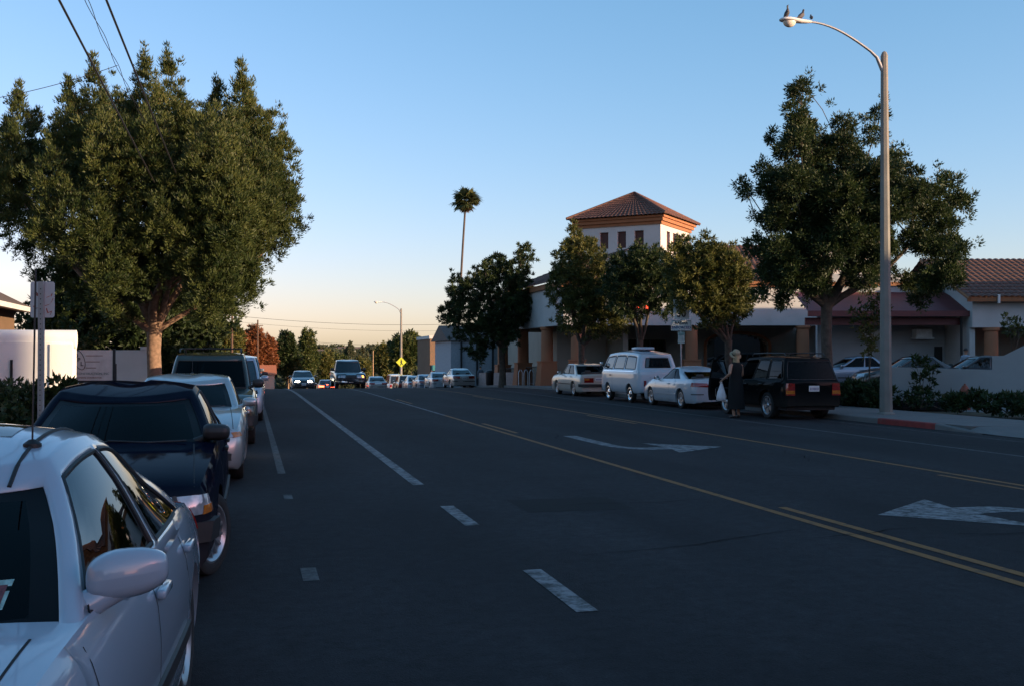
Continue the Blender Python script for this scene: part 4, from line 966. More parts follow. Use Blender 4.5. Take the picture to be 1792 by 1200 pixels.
# ------------------------------------------------------------------ vegetation
def leaf_cloud(name, tufts, mat_, parent, rng, n_leaf=12, ln=.16, wd=.045, spread=1.0, up=.35, tuft_r=.10, shade=None):
    """tufts: (N,3) centres with (N,3) outward directions; each tuft is a rosette of kite-shaped leaves"""
    C, D = tufts; N = len(C); K = N*n_leaf
    c = np.repeat(C, n_leaf, 0); d = np.repeat(D, n_leaf, 0)
    r = rng.normal(size=(K,3)); r /= np.linalg.norm(r, axis=1, keepdims=True)
    a = d*.55+r*spread+np.array([0,0,up]); a /= np.linalg.norm(a, axis=1, keepdims=True)
    b = np.cross(a, rng.normal(size=(K,3))); b /= np.linalg.norm(b, axis=1, keepdims=True)+1e-9
    l = ln*rng.uniform(.6,1.25,(K,1)); w = wd*rng.uniform(.7,1.3,(K,1))
    o = c+r*tuft_r*rng.uniform(0,1,(K,1))
    n = np.cross(a, b)
    V = np.stack([o-b*w*.95, o+b*w*.95+n*w*.3, o+a*l], 1).reshape(-1,3)          # one slim triangle per leaf
    me = bpy.data.meshes.new(name); me.vertices.add(K*3); me.vertices.foreach_set('co', V.astype(np.float32).ravel())
    me.loops.add(K*3); me.loops.foreach_set('vertex_index', np.arange(K*3, dtype=np.int32))
    me.polygons.add(K); me.polygons.foreach_set('loop_start', np.arange(0,K*3,3,dtype=np.int32)); me.polygons.foreach_set('loop_total', np.full(K,3,dtype=np.int32))
    me.update()
    s_t = rng.uniform(.1,.9,N) if shade is None else shade
    sh = np.clip(np.repeat(s_t, n_leaf)+rng.normal(0,.12,K), 0, 1)
    at = me.attributes.new('shade', 'FLOAT', 'FACE'); at.data.foreach_set('value', sh.astype(np.float32))
    me.materials.append(MT[mat_])
    ob = bpy.data.objects.new(name, me); link(ob, parent); return ob
def lobe_tufts(rng, lobes, density, shell=.28):
    """tufts spread through the outer part of rounded or spire-shaped lobes (x,y,z,rx,ry,rz,power)"""
    Cs = []; Ds = []
    for (x,y,z,rx,ry,rz,pw) in lobes:
        area = 4*math.pi*((rx*ry)**1.6+(rx*rz)**1.6+(ry*rz)**1.6)**(1/1.6)/3**(1/1.6)
        n = max(6, int(area*density))
        p = rng.normal(size=(n,3)); p /= np.linalg.norm(p, axis=1, keepdims=True)
        q = 1-shell*rng.uniform(0,1,(n,1))**1.3*1.6
        t = np.clip(p[:,2:3], 0, 1); tap = 1-(t**1.2)*pw            # pw>0 draws the top to a point
        # surface wobble so outlines are uneven
        wob = 1+.16*np.sin(p[:,0:1]*5+x*3)*np.cos(p[:,1:2]*6+y*2+p[:,2:3]*4)
        loc = np.concatenate([p[:,0:1]*rx*tap, p[:,1:2]*ry*tap, p[:,2:3]*rz], 1)*q*wob
        Cs.append(loc+np.array([x,y,z])); d = p.copy(); d[:,2] += .25; Ds.append(d/np.linalg.norm(d, axis=1, keepdims=True))
    return np.concatenate(Cs), np.concatenate(Ds)
def limb(m, a, b, r0, r1, rng, n=6, wig=.12, seg=8):
    a = np.array(a, float); b = np.array(b, float); L_ = np.linalg.norm(b-a); pts = []; rs = []
    side = rng.normal(size=3)*wig*L_*.5
    for i in range(n+1):
        t = i/n; p = a+(b-a)*t+side*math.sin(t*math.pi)+rng.normal(size=3)*wig*.06*L_*(0 if i in (0,n) else 1)
        pts.append(tuple(p)); rs.append(r0+(r1-r0)*t**.8)
    m.tube(pts, rs, seg); return pts
def make_tree(name, loc, label, lobes, forks, trunk_r, fork_z, density, leaf, bark, seed, n_leaf=11, ln=.19, wd=.05, lean=(0,0), group=None, cat='tree', stray=0.0, trunk_wob=.05, tuft_r=.12, spread=1.0, up=.35):
    rng = np.random.default_rng(seed); root = empty(name, loc); tag(root, label, cat, group)
    m = MB(); f = np.array([lean[0], lean[1], fork_z]); seg = 14
    pts = [(0,0,-.15),(0,0,.05),(lean[0]*.2+.02,lean[1]*.2,fork_z*.35),(lean[0]*.6-.02,lean[1]*.6,fork_z*.7),tuple(f)]
    m.tube(pts, [trunk_r*1.45,trunk_r*1.25,trunk_r,trunk_r*.95,trunk_r*1.05], seg)
    trunk = m.build('trunk', bark, root, 60)
    for (x,y,z,r0) in forks:
        q = MB(); ps = limb(q, f-np.array([0,0,.15]), (x,y,z), r0, r0*.35, rng, 7, .10, 9)
        near = [l for l in lobes if math.dist(l[:3], (x,y,z)) < 2.8]
        for l in near[:6]:
            s_ = ps[int(rng.integers(3,7))]; limb(q, s_, (l[0],l[1],l[2]+l[5]*.1), r0*.24, .012, rng, 6, .1, 6)
        q.build('limb', bark, root, 60)
    T = lobe_tufts(rng, lobes, density)
    if stray:
        k = int(len(T[0])*stray); i = rng.integers(0, len(T[0]), k); C2 = T[0][i]+T[1][i]*rng.uniform(.15,.55,(k,1)); T = (np.concatenate([T[0],C2]), np.concatenate([T[1],T[1][i]]))
    sh = np.clip(rng.normal(.45,.16,len(T[0]))+.12*np.sin(T[0][:,0]*1.7+T[0][:,2]*1.3), 0, 1)
    leaf_cloud('crown', T, leaf, root, rng, n_leaf, ln, wd, spread, up, tuft_r, sh)
    return root
def tree_lobes(rng, cx, cy, z0, z1, rx, ry, n, size=(.9,1.5), spire=.6, tall=1.35, flat_top=False, fill=.75):
    """lobes arranged through an uneven egg-shaped volume"""
    out = []
    while len(out) < n:
        p = rng.uniform(-1,1,3)
        d = math.sqrt(p[0]**2+p[1]**2+p[2]**2)
        if d > 1 or d < fill*rng.uniform(.2,1): continue
        s_ = rng.uniform(*size); z = (z0+z1)/2+p[2]*(z1-z0)/2
        k = 1.0 if p[2] > -.2 else 1-.25*(-p[2])
        out.append((cx+p[0]*rx*k, cy+p[1]*ry*k, z, s_*.85, s_*.85, s_*tall, spire))
    return out
# --- the great yew pine over the left pavement: many upright spires on a broad crown
rng = np.random.default_rng(11)
TL = uz(270, 38.0)
def from_px(u, v, zc, base):                                     # crown outline points read off the photograph at the tree's own depth
    x, y = uz(u, zc); return (x-base[0], y-base[1], hz(v, zc))
lob = []
spires = [(30,200,37),(60,230,40),(118,190,38.5),(160,150,37),(205,190,40),(250,140,38),(292,135,37),(270,190,35),(330,215,40),(378,180,38),(420,165,37.5),(438,200,39),(470,245,37.5),(495,265,38),(20,250,36),(-30,215,39),(-70,260,37),(345,235,35.5),(400,250,35),(180,220,35)]
for u, v, zc in spires:
    x, y, z = from_px(u, v+34, zc, TL); lob.append((x, y, z, .55, .55, 1.75, .8)); lob.append((x+rng.uniform(-.4,.4), y+rng.uniform(-.5,.5), z-1.3, 1.05, 1.05, 1.5, .35))
bulk = [(40,330),(110,320),(180,300),(250,290),(320,300),(390,310),(455,320),(490,330),(10,400),(90,400),(160,390),(240,380),(310,380),(390,380),(450,390),(495,400),(60,450),(130,455),(210,448),(290,448),(360,445),(430,450),(480,445),(120,488),(190,486),(240,480),(300,484),(350,482),(405,475),(450,470),(440,490),(468,478),(-50,330),(-60,400),(500,370),(440,260),(330,260),(110,260),(210,250)]
for u, v in bulk:
    for dz in (-3.9, -1.9, 1.0, 3.4):
        if rng.uniform() < .40: continue
        k = 1-abs(dz)/9; zc = 38.2+dz+rng.uniform(-.6,.6)
        x, y, z = from_px(270+(u-270)*k, v+rng.uniform(-14,14), zc, TL); s_ = rng.uniform(.7,1.15); lob.append((x, y, z, s_*.80, s_*.80, s_*1.5, .5))
make_tree('yew_pine', (TL[0], TL[1], .1), 'huge dense yew pine with upright spires and a forked trunk', lob,
    [(-3.4,.3,5.6,.17),(.9,-.6,5.2,.24),(2.7,.8,6.2,.17),(-.8,1.2,7.0,.20),(1.6,-1.4,6.8,.15),(-1.9,-1.2,6.4,.16),(-4.2,.6,6.6,.12),(4.0,.2,5.6,.11)], .26, 2.6, 10.5, 'leaf_pine', 'bark', 5, n_leaf=46, ln=.125, wd=.021, stray=.05, tuft_r=.18, spread=.75, up=.8)
# --- second tree behind it, dark, filling the shade under the crown
x2, y2 = uz(205, 52); lob = tree_lobes(np.random.default_rng(21), 0, 0, 1.6, 6.5, 5.5, 3.5, 40, (1.0,1.6), .3, 1.2)
make_tree('shade_tree', (x2, y2, 0), 'dark broad tree growing behind the huge yew pine', lob, [(-2,0,4,.12),(2,0,4,.12)], .2, 1.8, 5, 'leaf_dark', 'dark_bark', 22, n_leaf=9, ln=.30, wd=.08)
x2, y2 = uz(325, 62); lob = tree_lobes(np.random.default_rng(23), 0, 0, 1.2, 4.6, 1.9, 2.6, 26, (1.0,1.5), .3, 1.2)
make_tree('shade_tree', (x2, y2, gz(y2)), 'dark rounded tree standing beyond the olive sport utility', lob, [(-1,0,3,.12),(1,0,3,.12)], .18, 1.6, 5, 'leaf_dark', 'dark_bark', 24, n_leaf=9, ln=.30, wd=.08)
# --- open pine beside the lamp post on the right
TR = uz(1447, 33.0); rng = np.random.default_rng(31); lob = []
pads = [(1397,150,.5),(1402,172,.5),(1385,190,.58),(1405,215,.65),(1390,234,.66),(1395,250,.75),(1430,262,.7),(1370,262,.6),(1345,235,.35),(1330,300,.5),(1285,322,.32),(1300,335,.35),(1340,330,.75),(1380,310,.9),(1420,310,.9),(1478,222,.6),(1475,260,.8),(1500,290,.9),(1545,200,.4),(1535,240,.55),(1565,275,.65),(1560,310,.9),(1600,300,.5),(1345,380,.8),(1380,370,1.0),(1430,380,1.0),(1480,340,1.0),(1520,360,1.0),(1570,360,.95),(1610,340,.75),(1640,350,.75),(1665,320,.5),(1685,345,.55),(1700,365,.5),(1660,385,.8),(1320,430,.6),(1350,440,.9),(1400,430,1.0),(1450,440,1.0),(1500,420,1.0),(1540,430,.95),(1600,410,.6),(1640,430,.75),(1680,430,.7),(1675,480,.75),(1640,490,.7),(1340,480,.7),(1380,490,.85),(1420,500,.7),(1330,510,.45),(1600,500,.55),(1620,520,.45),(1370,520,.5),(1510,480,.7),(1560,470,.5),(1480,400,.9),(1610,378,.6),(1440,340,.8),(1500,320,.7)]
for u, v, s_ in pads:
    for dz in ((-1.1,1.3) if s_ > .65 else (rng.uniform(-1,1),)):
        zc = 33+dz+rng.uniform(-.5,.5); x, y, z = from_px(1480+(u-1480)*(1-abs(dz)*.08), v+rng.uniform(-8,8), zc, TR)
        lob.append((x, y, z-.12, s_*.66, s_*.66, s_*.56, .15))
tr = make_tree('street_pine', (TR[0], TR[1], .14), 'tall open-crowned pine beside the lamp post and car park', lob,
    [(-1.7,.2,6.4,.15),(-.95,0,9.5,.055),(-.7,-.2,8.0,.13),(.5,.4,7.4,.14),(2.0,.3,6.2,.15),(3.4,-.2,5.6,.12),(-1.9,-.2,4.4,.12),(2.6,.2,4.6,.12),(1.3,-.8,6.4,.12)], .17, 3.25, 17, 'leaf_dark', 'dark_bark', 33, n_leaf=50, ln=.095, wd=.024, stray=.06, tuft_r=.19, up=.2)
# --- row of street trees in front of the shops
def px_tree(name, u, zc, label, pts, seed, leaf, dens, fz=2.2, tr_=.12, ln=.14, wd=.028, stray=.05, n_leaf=30, depth=(-1.0,.7), gnd=.14, spire=.3, tall=1.05, grp='street trees along the shops'):
    b = uz(u, zc); r_ = np.random.default_rng(seed); lob = []
    for uu, v, s_ in pts:
        for dz in depth:
            z_ = zc+dz+r_.uniform(-.4,.4); x, y, z = from_px(uu, v+r_.uniform(-6,6), z_, b); lob.append((x, y, z-gz(b[1]), s_*.8, s_*.8, s_*.8*tall, spire))
    zs = sorted(lob, key=lambda l: -l[2]); fk = [(l[0]*.8,l[1]*.8,l[2],tr_*.6) for l in zs[::max(1,len(zs)//6)]]
    return make_tree(name, (b[0], b[1], gz(b[1])+gnd), label, lob, fk, tr_, fz, dens, leaf, 'dark_bark', seed+1, n_leaf, ln, wd, group=grp, stray=stray)
px_tree('street_tree', 879, 66, 'loose-leaved street tree at the corner of the arcade', [(868,462,.8),(920,450,.7),(905,475,1.0),(850,485,1.0),(880,500,1.3),(830,510,1.0),(800,530,.9),(785,555,.8),(915,510,1.1),(850,545,1.4),(890,550,1.4),(810,575,1.0),(920,550,.9),(850,585,1.1),(890,585,1.0),(835,610,.8),(800,505,.7)], 41, 'leaf_dark', 6, fz=2.4, tr_=.20, stray=.16, ln=.19, wd=.036)
px_tree('street_tree', 1018, 50, 'yellow green street tree standing above the cream saloon', [(1005,420,.55),(1012,445,.7),(990,460,.9),(1030,465,1.0),(1005,490,1.1),(1045,495,1.1),(980,510,.9),(1060,530,1.0),(1020,530,1.1),(1090,550,.9),(1040,560,1.0),(1000,555,.9),(1070,575,.7)], 43, 'leaf_olive', 8, fz=2.2, tr_=.15, spire=.5, tall=1.4)
px_tree('street_tree', 1120, 46, 'dense dark street tree behind the camper van', [(1110,455,.55),(1085,472,.75),(1120,470,1.0),(1150,465,.8),(1100,495,1.0),(1140,500,1.1),(1170,505,.9),(1075,510,.8),(1120,530,.9),(1165,540,.8),(1090,530,.7)], 45, 'leaf_dark', 9, fz=2.3, tr_=.14, tall=1.1)
px_tree('street_tree', 1275, 41, 'rounded street tree behind the white coupe and speed sign', [(1192,436,.5),(1205,458,.7),(1240,442,.6),(1250,462,.85),(1220,480,1.0),(1265,490,1.0),(1190,485,.8),(1290,510,.8),(1245,520,1.0),(1280,545,.8),(1300,530,.6),(1215,525,.7),(1190,540,.5),(1255,555,.7),(1180,462,.55),(1178,512,.4),(1190,500,.4),(1275,470,.7),(1300,490,.6)], 47, 'leaf_olive', 9, fz=2.2, tr_=.14, tall=1.1)
# --- tall fan palm far down the street
def fan_palm(u_top, v_top, u_base, zc, label, rcrown, seed):
    rg = np.random.default_rng(seed); bx, by = uz(u_base, zc); tx, ty = uz(u_top, zc); g = gz(by); h = hz(v_top, zc)-g
    root = empty('fan_palm', (bx, by, g)); tag(root, label, 'palm'); m = MB(); dx, dy = tx-bx, ty-by
    pts = [(dx*t**1.6, dy*t**1.6, h*t) for t in np.linspace(0,1,14)]; m.tube([(0,0,-.3)]+pts[1:], [.32]+[.21-.07*t for t in np.linspace(.08,1,13)], 10); m.build('trunk', 'palm_bark', root, 60)
    def fronds(name, n, e0, e1, rad, mt_):
        V = []; F = []
        for i in range(n):
            az = rg.uniform(0, 2*math.pi); el = rg.uniform(e0, e1); d = np.array([math.cos(az)*math.cos(el), math.sin(az)*math.cos(el), math.sin(el)])
            s_ = np.cross(d, [0,0,1.0]); s_ /= np.linalg.norm(s_)+1e-6; c = np.array([dx,dy,h]); rk = rad*rg.uniform(.55,1.0); hub = c+d*rk*.42
            k = len(V); V += [tuple(c+s_*.02), tuple(c-s_*.02), tuple(hub)]; F.append((k,k+1,k+2))
            for j in range(13):
                a = (j-6)/6*1.45; ld = d*math.cos(a)+s_*math.sin(a); ld[2] -= .35*abs(math.sin(a)); tip = hub+ld*rk*.58*rg.uniform(.8,1.1); tip[2] -= .12*rk
                w_ = np.cross(ld, np.cross(d, s_)); w_ /= np.linalg.norm(w_)+1e-6; md = hub+ld*rk*.3
                k = len(V); V += [tuple(hub), tuple(md+w_*.13), tuple(tip), tuple(md-w_*.13)]; F.append((k,k+1,k+2,k+3))
        q = MB(); q.v = V; q.f = F; o = q.build(name, mt_, root); at = o.data.attributes.new('shade','FLOAT','FACE'); at.data.foreach_set('value', rg.uniform(.2,.9,len(F)).astype(np.float32)); return o
    fronds('crown', 62, R(-35), R(85), rcrown, 'leaf_palm'); fronds('dead_fronds', 26, R(-80), R(-40), rcrown*.62, 'leaf_dry')
fan_palm(815, 352, 800, 150, 'very tall slender fan palm rising above the street trees', 2.9, 51)
# --- hedges and shrubs
def shrub(name, loc, label, lobes, leaf, seed, dens=14, n_leaf=9, ln=.09, wd=.03, cat='shrub', group=None, stems=None):
    rg = np.random.default_rng(seed); root = empty(name, loc); tag(root, label, cat, group)
    leaf_cloud('foliage', lobe_tufts(rg, lobes, dens), leaf, root, rg, n_leaf, ln, wd, 1.0, .3, .07)
    m = MB()
    for l in lobes[::max(1,len(lobes)//8)]: limb(m, (0, 0, -.05), (l[0],l[1],l[2]), .018, .006, rg, 4, .15, 6)
    m.build('stems', 'dark_bark', root, 60); return root
rng = np.random.default_rng(61)
lob = [(x, y, .50+rng.uniform(-.05,.15), .42, .5, .58, .1) for x in (0,-.6,-1.2) for y in np.arange(0,5.6,.6)]
shrub('hedge', (-3.75, 14.6, .1), 'dark clipped hedge along the pavement below the scribbled sign back', lob, 'leaf_hedge', 62, 34, cat='hedge')
hx, hy = uz(92, 17.2); shrub('shrub', (hx, hy, .1), 'leafy shrub in front of the sunlit white wall', [(0,0,.55,.35,.35,.5,.2),(.22,.1,.85,.25,.25,.3,.2),(-.25,.1,.8,.28,.28,.32,.2),(.1,-.1,1.05,.2,.2,.24,.2),(.3,.1,1.0,.16,.16,.18,.2)], 'leaf_hedge', 63, 40, ln=.11, wd=.04)
hx, hy = uz(1610, 32.6); shrub('climbing_shrub', (hx, hy, .14), 'thin shrub climbing the low white wall', [(0,0,.3,.55,.4,.35,.1),(.1,0,.75,.4,.3,.4,.2),(.0,0,1.15,.28,.22,.35,.2),(.25,.0,1.3,.22,.2,.2,.2),(.5,0,1.1,.16,.15,.16,.1),(-.15,0,1.4,.14,.14,.2,.1),(-.6,0,.25,.25,.25,.2,.1)], 'leaf_hedge', 64, 16, ln=.12, wd=.045)
for k, (u, zc, s_) in enumerate(((1680,30.6,.32),(1725,30.2,.40),(1765,29.6,.42),(1800,28.8,.45),(1655,31.2,.25))):
    hx, hy = uz(u, zc); r_ = np.random.default_rng(70+k)
    shrub('low_shrub', (hx, hy, .12), ['low dark shrub beside the hydrant','wider low shrub beside the hydrant, nearer the wall step','spreading low shrub below the wall step','low shrub below the sloping part of the white wall','smallest low shrub beside the thin climbing shrub'][k], [(r_.uniform(-.7,.7), r_.uniform(-.4,.4), .18+r_.uniform(0,.2), .45*s_*1.6, .45*s_*1.6, .38*s_*1.8, .1) for _ in range(6)], 'leaf_hedge', 75+k, 18, ln=.13, wd=.04, group='shrubs in the wall bed')
for k, (u, zc) in enumerate(((1492,33.5),(1515,33.0),(1538,32.8))):
    hx, hy = uz(u, zc); r_ = np.random.default_rng(90+k)
    shrub('low_shrub', (hx, hy, .14), ['low dark shrub just behind the black utility','low dark shrub at the foot of the thin young tree','low dark shrub touching the lamp post'][k], [(r_.uniform(-.4,.4), r_.uniform(-.4,.4), .25+r_.uniform(0,.25), .42, .42, .40, .1) for _ in range(5)], 'leaf_hedge', 95+k, 16, ln=.13, wd=.04, group='shrubs by the lamp post')
b = uz(1522, 36.5); make_tree('sapling', (b[0], b[1], .14), 'thin young tree standing between pine and lamp post', [(0,0,2.2,.4,.4,.4,.2),(-.3,0,2.6,.4,.4,.35,.2),(.35,.1,2.7,.45,.4,.4,.2),(.1,0,3.1,.45,.4,.35,.2),(.5,0,3.3,.35,.35,.3,.2),(-.35,.1,3.2,.3,.3,.3,.2),(.2,0,3.7,.3,.3,.3,.2),(0,0,1.8,.25,.25,.3,.2)], [(.2,0,3.2,.02),(-.2,0,2.8,.02)], .03, 1.4, 10, 'leaf_olive', 'dark_bark', 99, ln=.14, wd=.045, n_leaf=8)
b = uz(1775, 40); make_tree('sapling', (b[0], b[1], .14), 'thin young tree with sparse leaves behind the stepped wall', [(-.3,0,3.0,.3,.3,.2,.1),(.3,0,2.7,.3,.3,.2,.1),(.1,.1,2.5,.35,.3,.2,.1),(-.25,0,2.6,.2,.3,.2,.1),(.55,0,2.5,.2,.3,.2,.1)], [(.2,0,2.6,.02),(-.2,0,2.8,.02)], .03, 1.6, 10, 'leaf_olive', 'dark_bark', 101, ln=.16, wd=.05, n_leaf=7)
# ------------------------------------------------------------------ buildings
def tile_slope(m, p00, p10, p11, p01, pitch=.30, amp=.055, n=4):
    """corrugated clay tiling over a quad: p00-p10 along the eave, p01-p11 along the ridge"""
    p00, p10, p11, p01 = map(Vector, (p00,p10,p11,p01)); w_ = (p10-p00).length; k = max(2, int(w_/pitch)); nrm = (p10-p00).cross(p01-p00).normalized()
    if nrm.z < 0: nrm = -nrm
    rows = []; nc = max(2, int((p01-p00).length/.45))
    for j in range(nc+1):
        for e in (0,1):
            t = min(1, (j+(0 if e else 0))/nc); lift = .03 if e else 0.0
            if e and j == nc: continue
            r_ = []
            for i in range(k*n+1):
                s_ = i/(k*n); a = p00+(p10-p00)*s_; b = p01+(p11-p01)*s_; ph = (i % n)/n
                r_.append(tuple(a+(b-a)*t+nrm*(amp*abs(math.sin(math.pi*ph))+lift)))
            rows.append(r_)
    m.grid(rows)
SH = empty('shop_building', (*cw(8, 60), 0), -YAW)
tag(SH, 'white stucco shop building with square tower, tiled roofs and terracotta columns', 'building')
def L(xc, zc, z): return (xc-8, zc-60, z)
def lbox(m, x0,x1,z0,z1,h0,h1): return m.box(x0-8,x1-8,z0-60,z1-60,h0,h1)
# back wall with an arched opening and a dark entrance
m = MB(); xs = [2.7, 5.65, 9.3, 11.75, 15.4, 24.0]; zw = 63.4
lbox(m, xs[0],xs[1],zw,zw+.3,-.6,6.0); lbox(m, xs[2],xs[3],zw,zw+.3,-.6,6.0); lbox(m, xs[4],xs[5],zw,zw+.3,-.6,6.0); lbox(m, xs[1],xs[2],zw,zw+.3,2.75,6.0)
ar = [(11.75,2.35)]+[(13.575+1.825*math.cos(math.pi-a), 2.35+.72*math.sin(a)) for a in np.linspace(0,math.pi,13)][1:]
for i in range(len(ar)-1):
    a, b = ar[i], ar[i+1]; lbox(m, a[0], b[0], zw, zw+.3, (a[1]+b[1])/2, 6.0)
m.build('wall', 'beige_stucco', SH)
m = MB(); lbox(m, 5.6,9.4,zw+.6,zw+.7,-.3,2.8); m.build('dark_doorway', 'glass_shut', SH); m = MB(); lbox(m, 11.6,15.5,zw+.6,zw+.7,-.3,3.2); m.build('dark_doorway', 'glass_shut', SH)
for x in (6.6,7.5,8.4): 
    m = MB(); lbox(m, x-.04,x+.04,zw+.5,zw+.58,-.3,2.8); m.build('door_frame', 'dark_metal', SH)
for a, b in zip(ar[:-1], ar[1:]): pass
m = MB(); pts = [L(11.62,zw-.06,0)]+[L(p[0]+(-.12 if p[0] < 13.575 else .12),zw-.06,p[1]+.10) for p in ar]+[L(15.52,zw-.06,0)]; m.tube(pts, .09, 6); m.build('arch_trim', 'terracotta_stucco', SH)
# portico beam, cornice, ceiling
m = MB(); lbox(m, 2.9,17.2,59.4,59.9,3.47,5.62); m.build('portico_beam', 'white_stucco', SH)
m = MB(); lbox(m, 2.9,17.1,59.95,63.35,3.5,3.62); m.build('portico_ceiling', 'brown_stucco', SH)
m = MB(); lbox(m, 2.8,17.35,59.20,59.95,5.63,5.76); lbox(m, 2.75,17.45,59.05,59.95,5.765,5.93); m.build('cornice', 'orange_trim', SH)
m = MB(); tile_slope(m, L(12.4,58.95,5.94), L(17.5,58.95,5.94), L(17.5,66.6,8.75), L(13.2,66.6,8.75)); m.build('roof_tiles', 'clay_tile', SH, 50)
m = MB(); tile_slope(m, L(2.7,58.95,5.94), L(12.4,58.95,5.94), L(12.4,61.2,6.75), L(4.0,61.2,6.75)); m.build('low_roof_tiles', 'clay_tile', SH, 50)
m = MB(); m.add([L(17.45,59.1,5.7),L(17.45,66.6,5.7),L(17.45,66.6,8.7),L(17.2,66.6,5.7),L(17.2,59.1,5.7),L(17.2,66.6,8.7)],[(0,1,2),(3,4,5),(0,2,5,4),(1,0,4,3)]); m.build('gable_end', 'white_stucco', SH)
m = MB(); m.add([L(13.2,66.7,0),L(24,66.7,0),L(24,66.7,8.7),L(13.2,66.7,8.7),L(24,75,0),L(24,75,8.7),L(13.2,75,8.7),L(13.2,75,0)],[(0,1,2,3),(1,4,5,2),(4,7,6,5),(7,0,3,6),(3,2,5,6)]); m.build('rear_block', 'white_stucco', SH)
def column(parent, x, y, z0, ztop, r_=.36):
    c = empty('column', (x, y, z0), 0, parent); H = ztop-z0
    q = MB(); q.lathe([(r_,1.45),(r_*.98,2.4),(r_*.94,H-.18)], 20); q.build('shaft', 'terracotta_stucco', c, 40)
    q = MB(); q.lathe([(r_*1.02,H-.18),(r_*1.18,H-.13),(r_*1.18,H)], 20); q.build('capital', 'terracotta_stucco', c, 40)
    q = MB(); a, b = .62, .46; q.add([(-a,-a,-.4),(a,-a,-.4),(a,a,-.4),(-a,a,-.4),(-b,-b,1.38),(b,-b,1.38),(b,b,1.38),(-b,b,1.38)],[(3,2,1,0),(4,5,6,7),(0,1,5,4),(1,2,6,5),(2,3,7,6),(3,0,4,7)]); q.box(-.5,.5,-.5,.5,1.382,1.47); q.build('pedestal', 'terracotta_stucco', c)
for u in (1010,1210,1405):
    xc = (u-896)/FOC*59.65; column(SH, xc-8, -.35, .1, 3.47)
# arcade along the street side (world aligned, so the parent's turn is undone)
AR = empty('arcade', (0,0,0), YAW, SH)
Minv = Matrix.Rotation(YAW, 4, 'Z'); ox, oy = cw(8,60)
def W(x, y, z): return (x-ox, y-oy, z)
m = MB(); p = [(16.85,57.2),(17.35,57.2),(17.35,74),(16.85,74)]; m.prism([W(*q,0)[:2] for q in p], 3.47, 5.62); m.build('arcade_beam', 'white_stucco', AR)
m = MB(); m.prism([W(*q,0)[:2] for q in [(16.7,57.0),(17.35,57.0),(17.35,74.2),(16.7,74.2)]], 5.63, 5.93); m.build('arcade_cornice', 'orange_trim', AR)
m = MB(); m.prism([W(*q,0)[:2] for q in [(17.36,57.4),(21.0,57.4),(21.0,74),(17.36,74)]], 3.5, 3.62); m.build('arcade_ceiling', 'brown_stucco', AR)
m = MB(); m.prism([W(*q,0)[:2] for q in [(21.0,57.6),(21.3,57.6),(21.3,96),(21.0,96)]], -2.6, 5.9); m.build('arcade_wall', 'beige_stucco', AR)
m = MB(); tile_slope(m, W(16.6,74.2,5.94), W(16.6,57.0,5.94), W(22.5,59.0,8.3), W(22.5,74.2,8.3)); m.build('arcade_roof', 'clay_tile', AR, 50)
for y in (60.0, 65.6, 71.2): column(AR, 17.1-ox, y-oy, .1+gz(y), 3.47)
m = MB()
for x0, y0, x1, y1 in ((17.1,60.7,17.1,64.9),(17.1,66.3,17.1,70.5)):
    n = 24
    for i in range(n+1):
        t = i/n; a = W(x0+(x1-x0)*t, y0+(y1-y0)*t, 0); g = gz(y0+(y1-y0)*t)+.14; m.tube([(a[0],a[1],g),(a[0],a[1],g+1.15)], .014, 5)
    for h in (.12,1.12): a = W(x0,y0,gz(y0)+.14+h); b = W(x1,y1,gz(y1)+.14+h); m.tube([a,b], .022, 6)
m.build('railing', 'dark_metal', AR)
# tower, turned against the front
tw = uz(1161, 68.0); T = empty('tower', (0,0,0), 0, SH)
th = R(28); a_ = Vector((-math.cos(th), math.sin(th))); b_ = Vector((math.sin(th), math.cos(th))); xc0 = (1161-896)/FOC*68.0
ins = .28; S = 6.5
def TP(a, b, z): q = Vector((xc0, 68.0))+a_*a+b_*b; return L(q.x, q.y, z)
zc_ = 10.35
def tbox(m, a0,a1,b0,b1,z0,z1):
    p = [TP(a0,b0,z0),TP(a1,b0,z0),TP(a1,b1,z0),TP(a0,b1,z0),TP(a0,b0,z1),TP(a1,b0,z1),TP(a1,b1,z1),TP(a0,b1,z1)]
    return m.add(p, [(0,1,2,3),(7,6,5,4),(4,5,1,0),(5,6,2,1),(6,7,3,2),(7,4,0,3)])
m = MB(); g0, g1 = ins, S-ins; wz0, wz1 = 8.9, 10.0
wins = [(1.45,2.09),(2.69,3.30),(3.95,4.57)]
cuts = [g0]+[q for w in wins for q in w]+[g1]
for face in (0,1):                                             # 0: street face (along a), 1: sunny face (along b)
    f = (lambda m,a0,a1,z0,z1: tbox(m,a0,a1,g0,g0+.25,z0,z1)) if face == 0 else (lambda m,a0,a1,z0,z1: tbox(m,g0,g0+.25,a0 if a0 > g0 else g0+.25,a1,z0,z1))
    f(m, g0, g1, 0, wz0); f(m, g0, g1, wz1, zc_)
    for i in range(0, len(cuts)-1, 2): f(m, cuts[i], cuts[i+1], wz0, wz1)
tbox(m, g0, g1, g1-.25, g1, 0, zc_); tbox(m, g1-.25, g1, g0+.25, g1-.25, 0, zc_); m.build('tower_wall', 'white_stucco', T)
for w in wins:
    q = MB(); tbox(q, w[0]-.02, w[1]+.02, g0+.16, g0+.20, wz0-.02, wz1+.02); q.build('shutter', 'shutter', T)
    q = MB(); tbox(q, g0+.16, g0+.20, w[0]-.02, w[1]+.02, wz0-.02, wz1+.02); q.build('shutter', 'shutter', T)
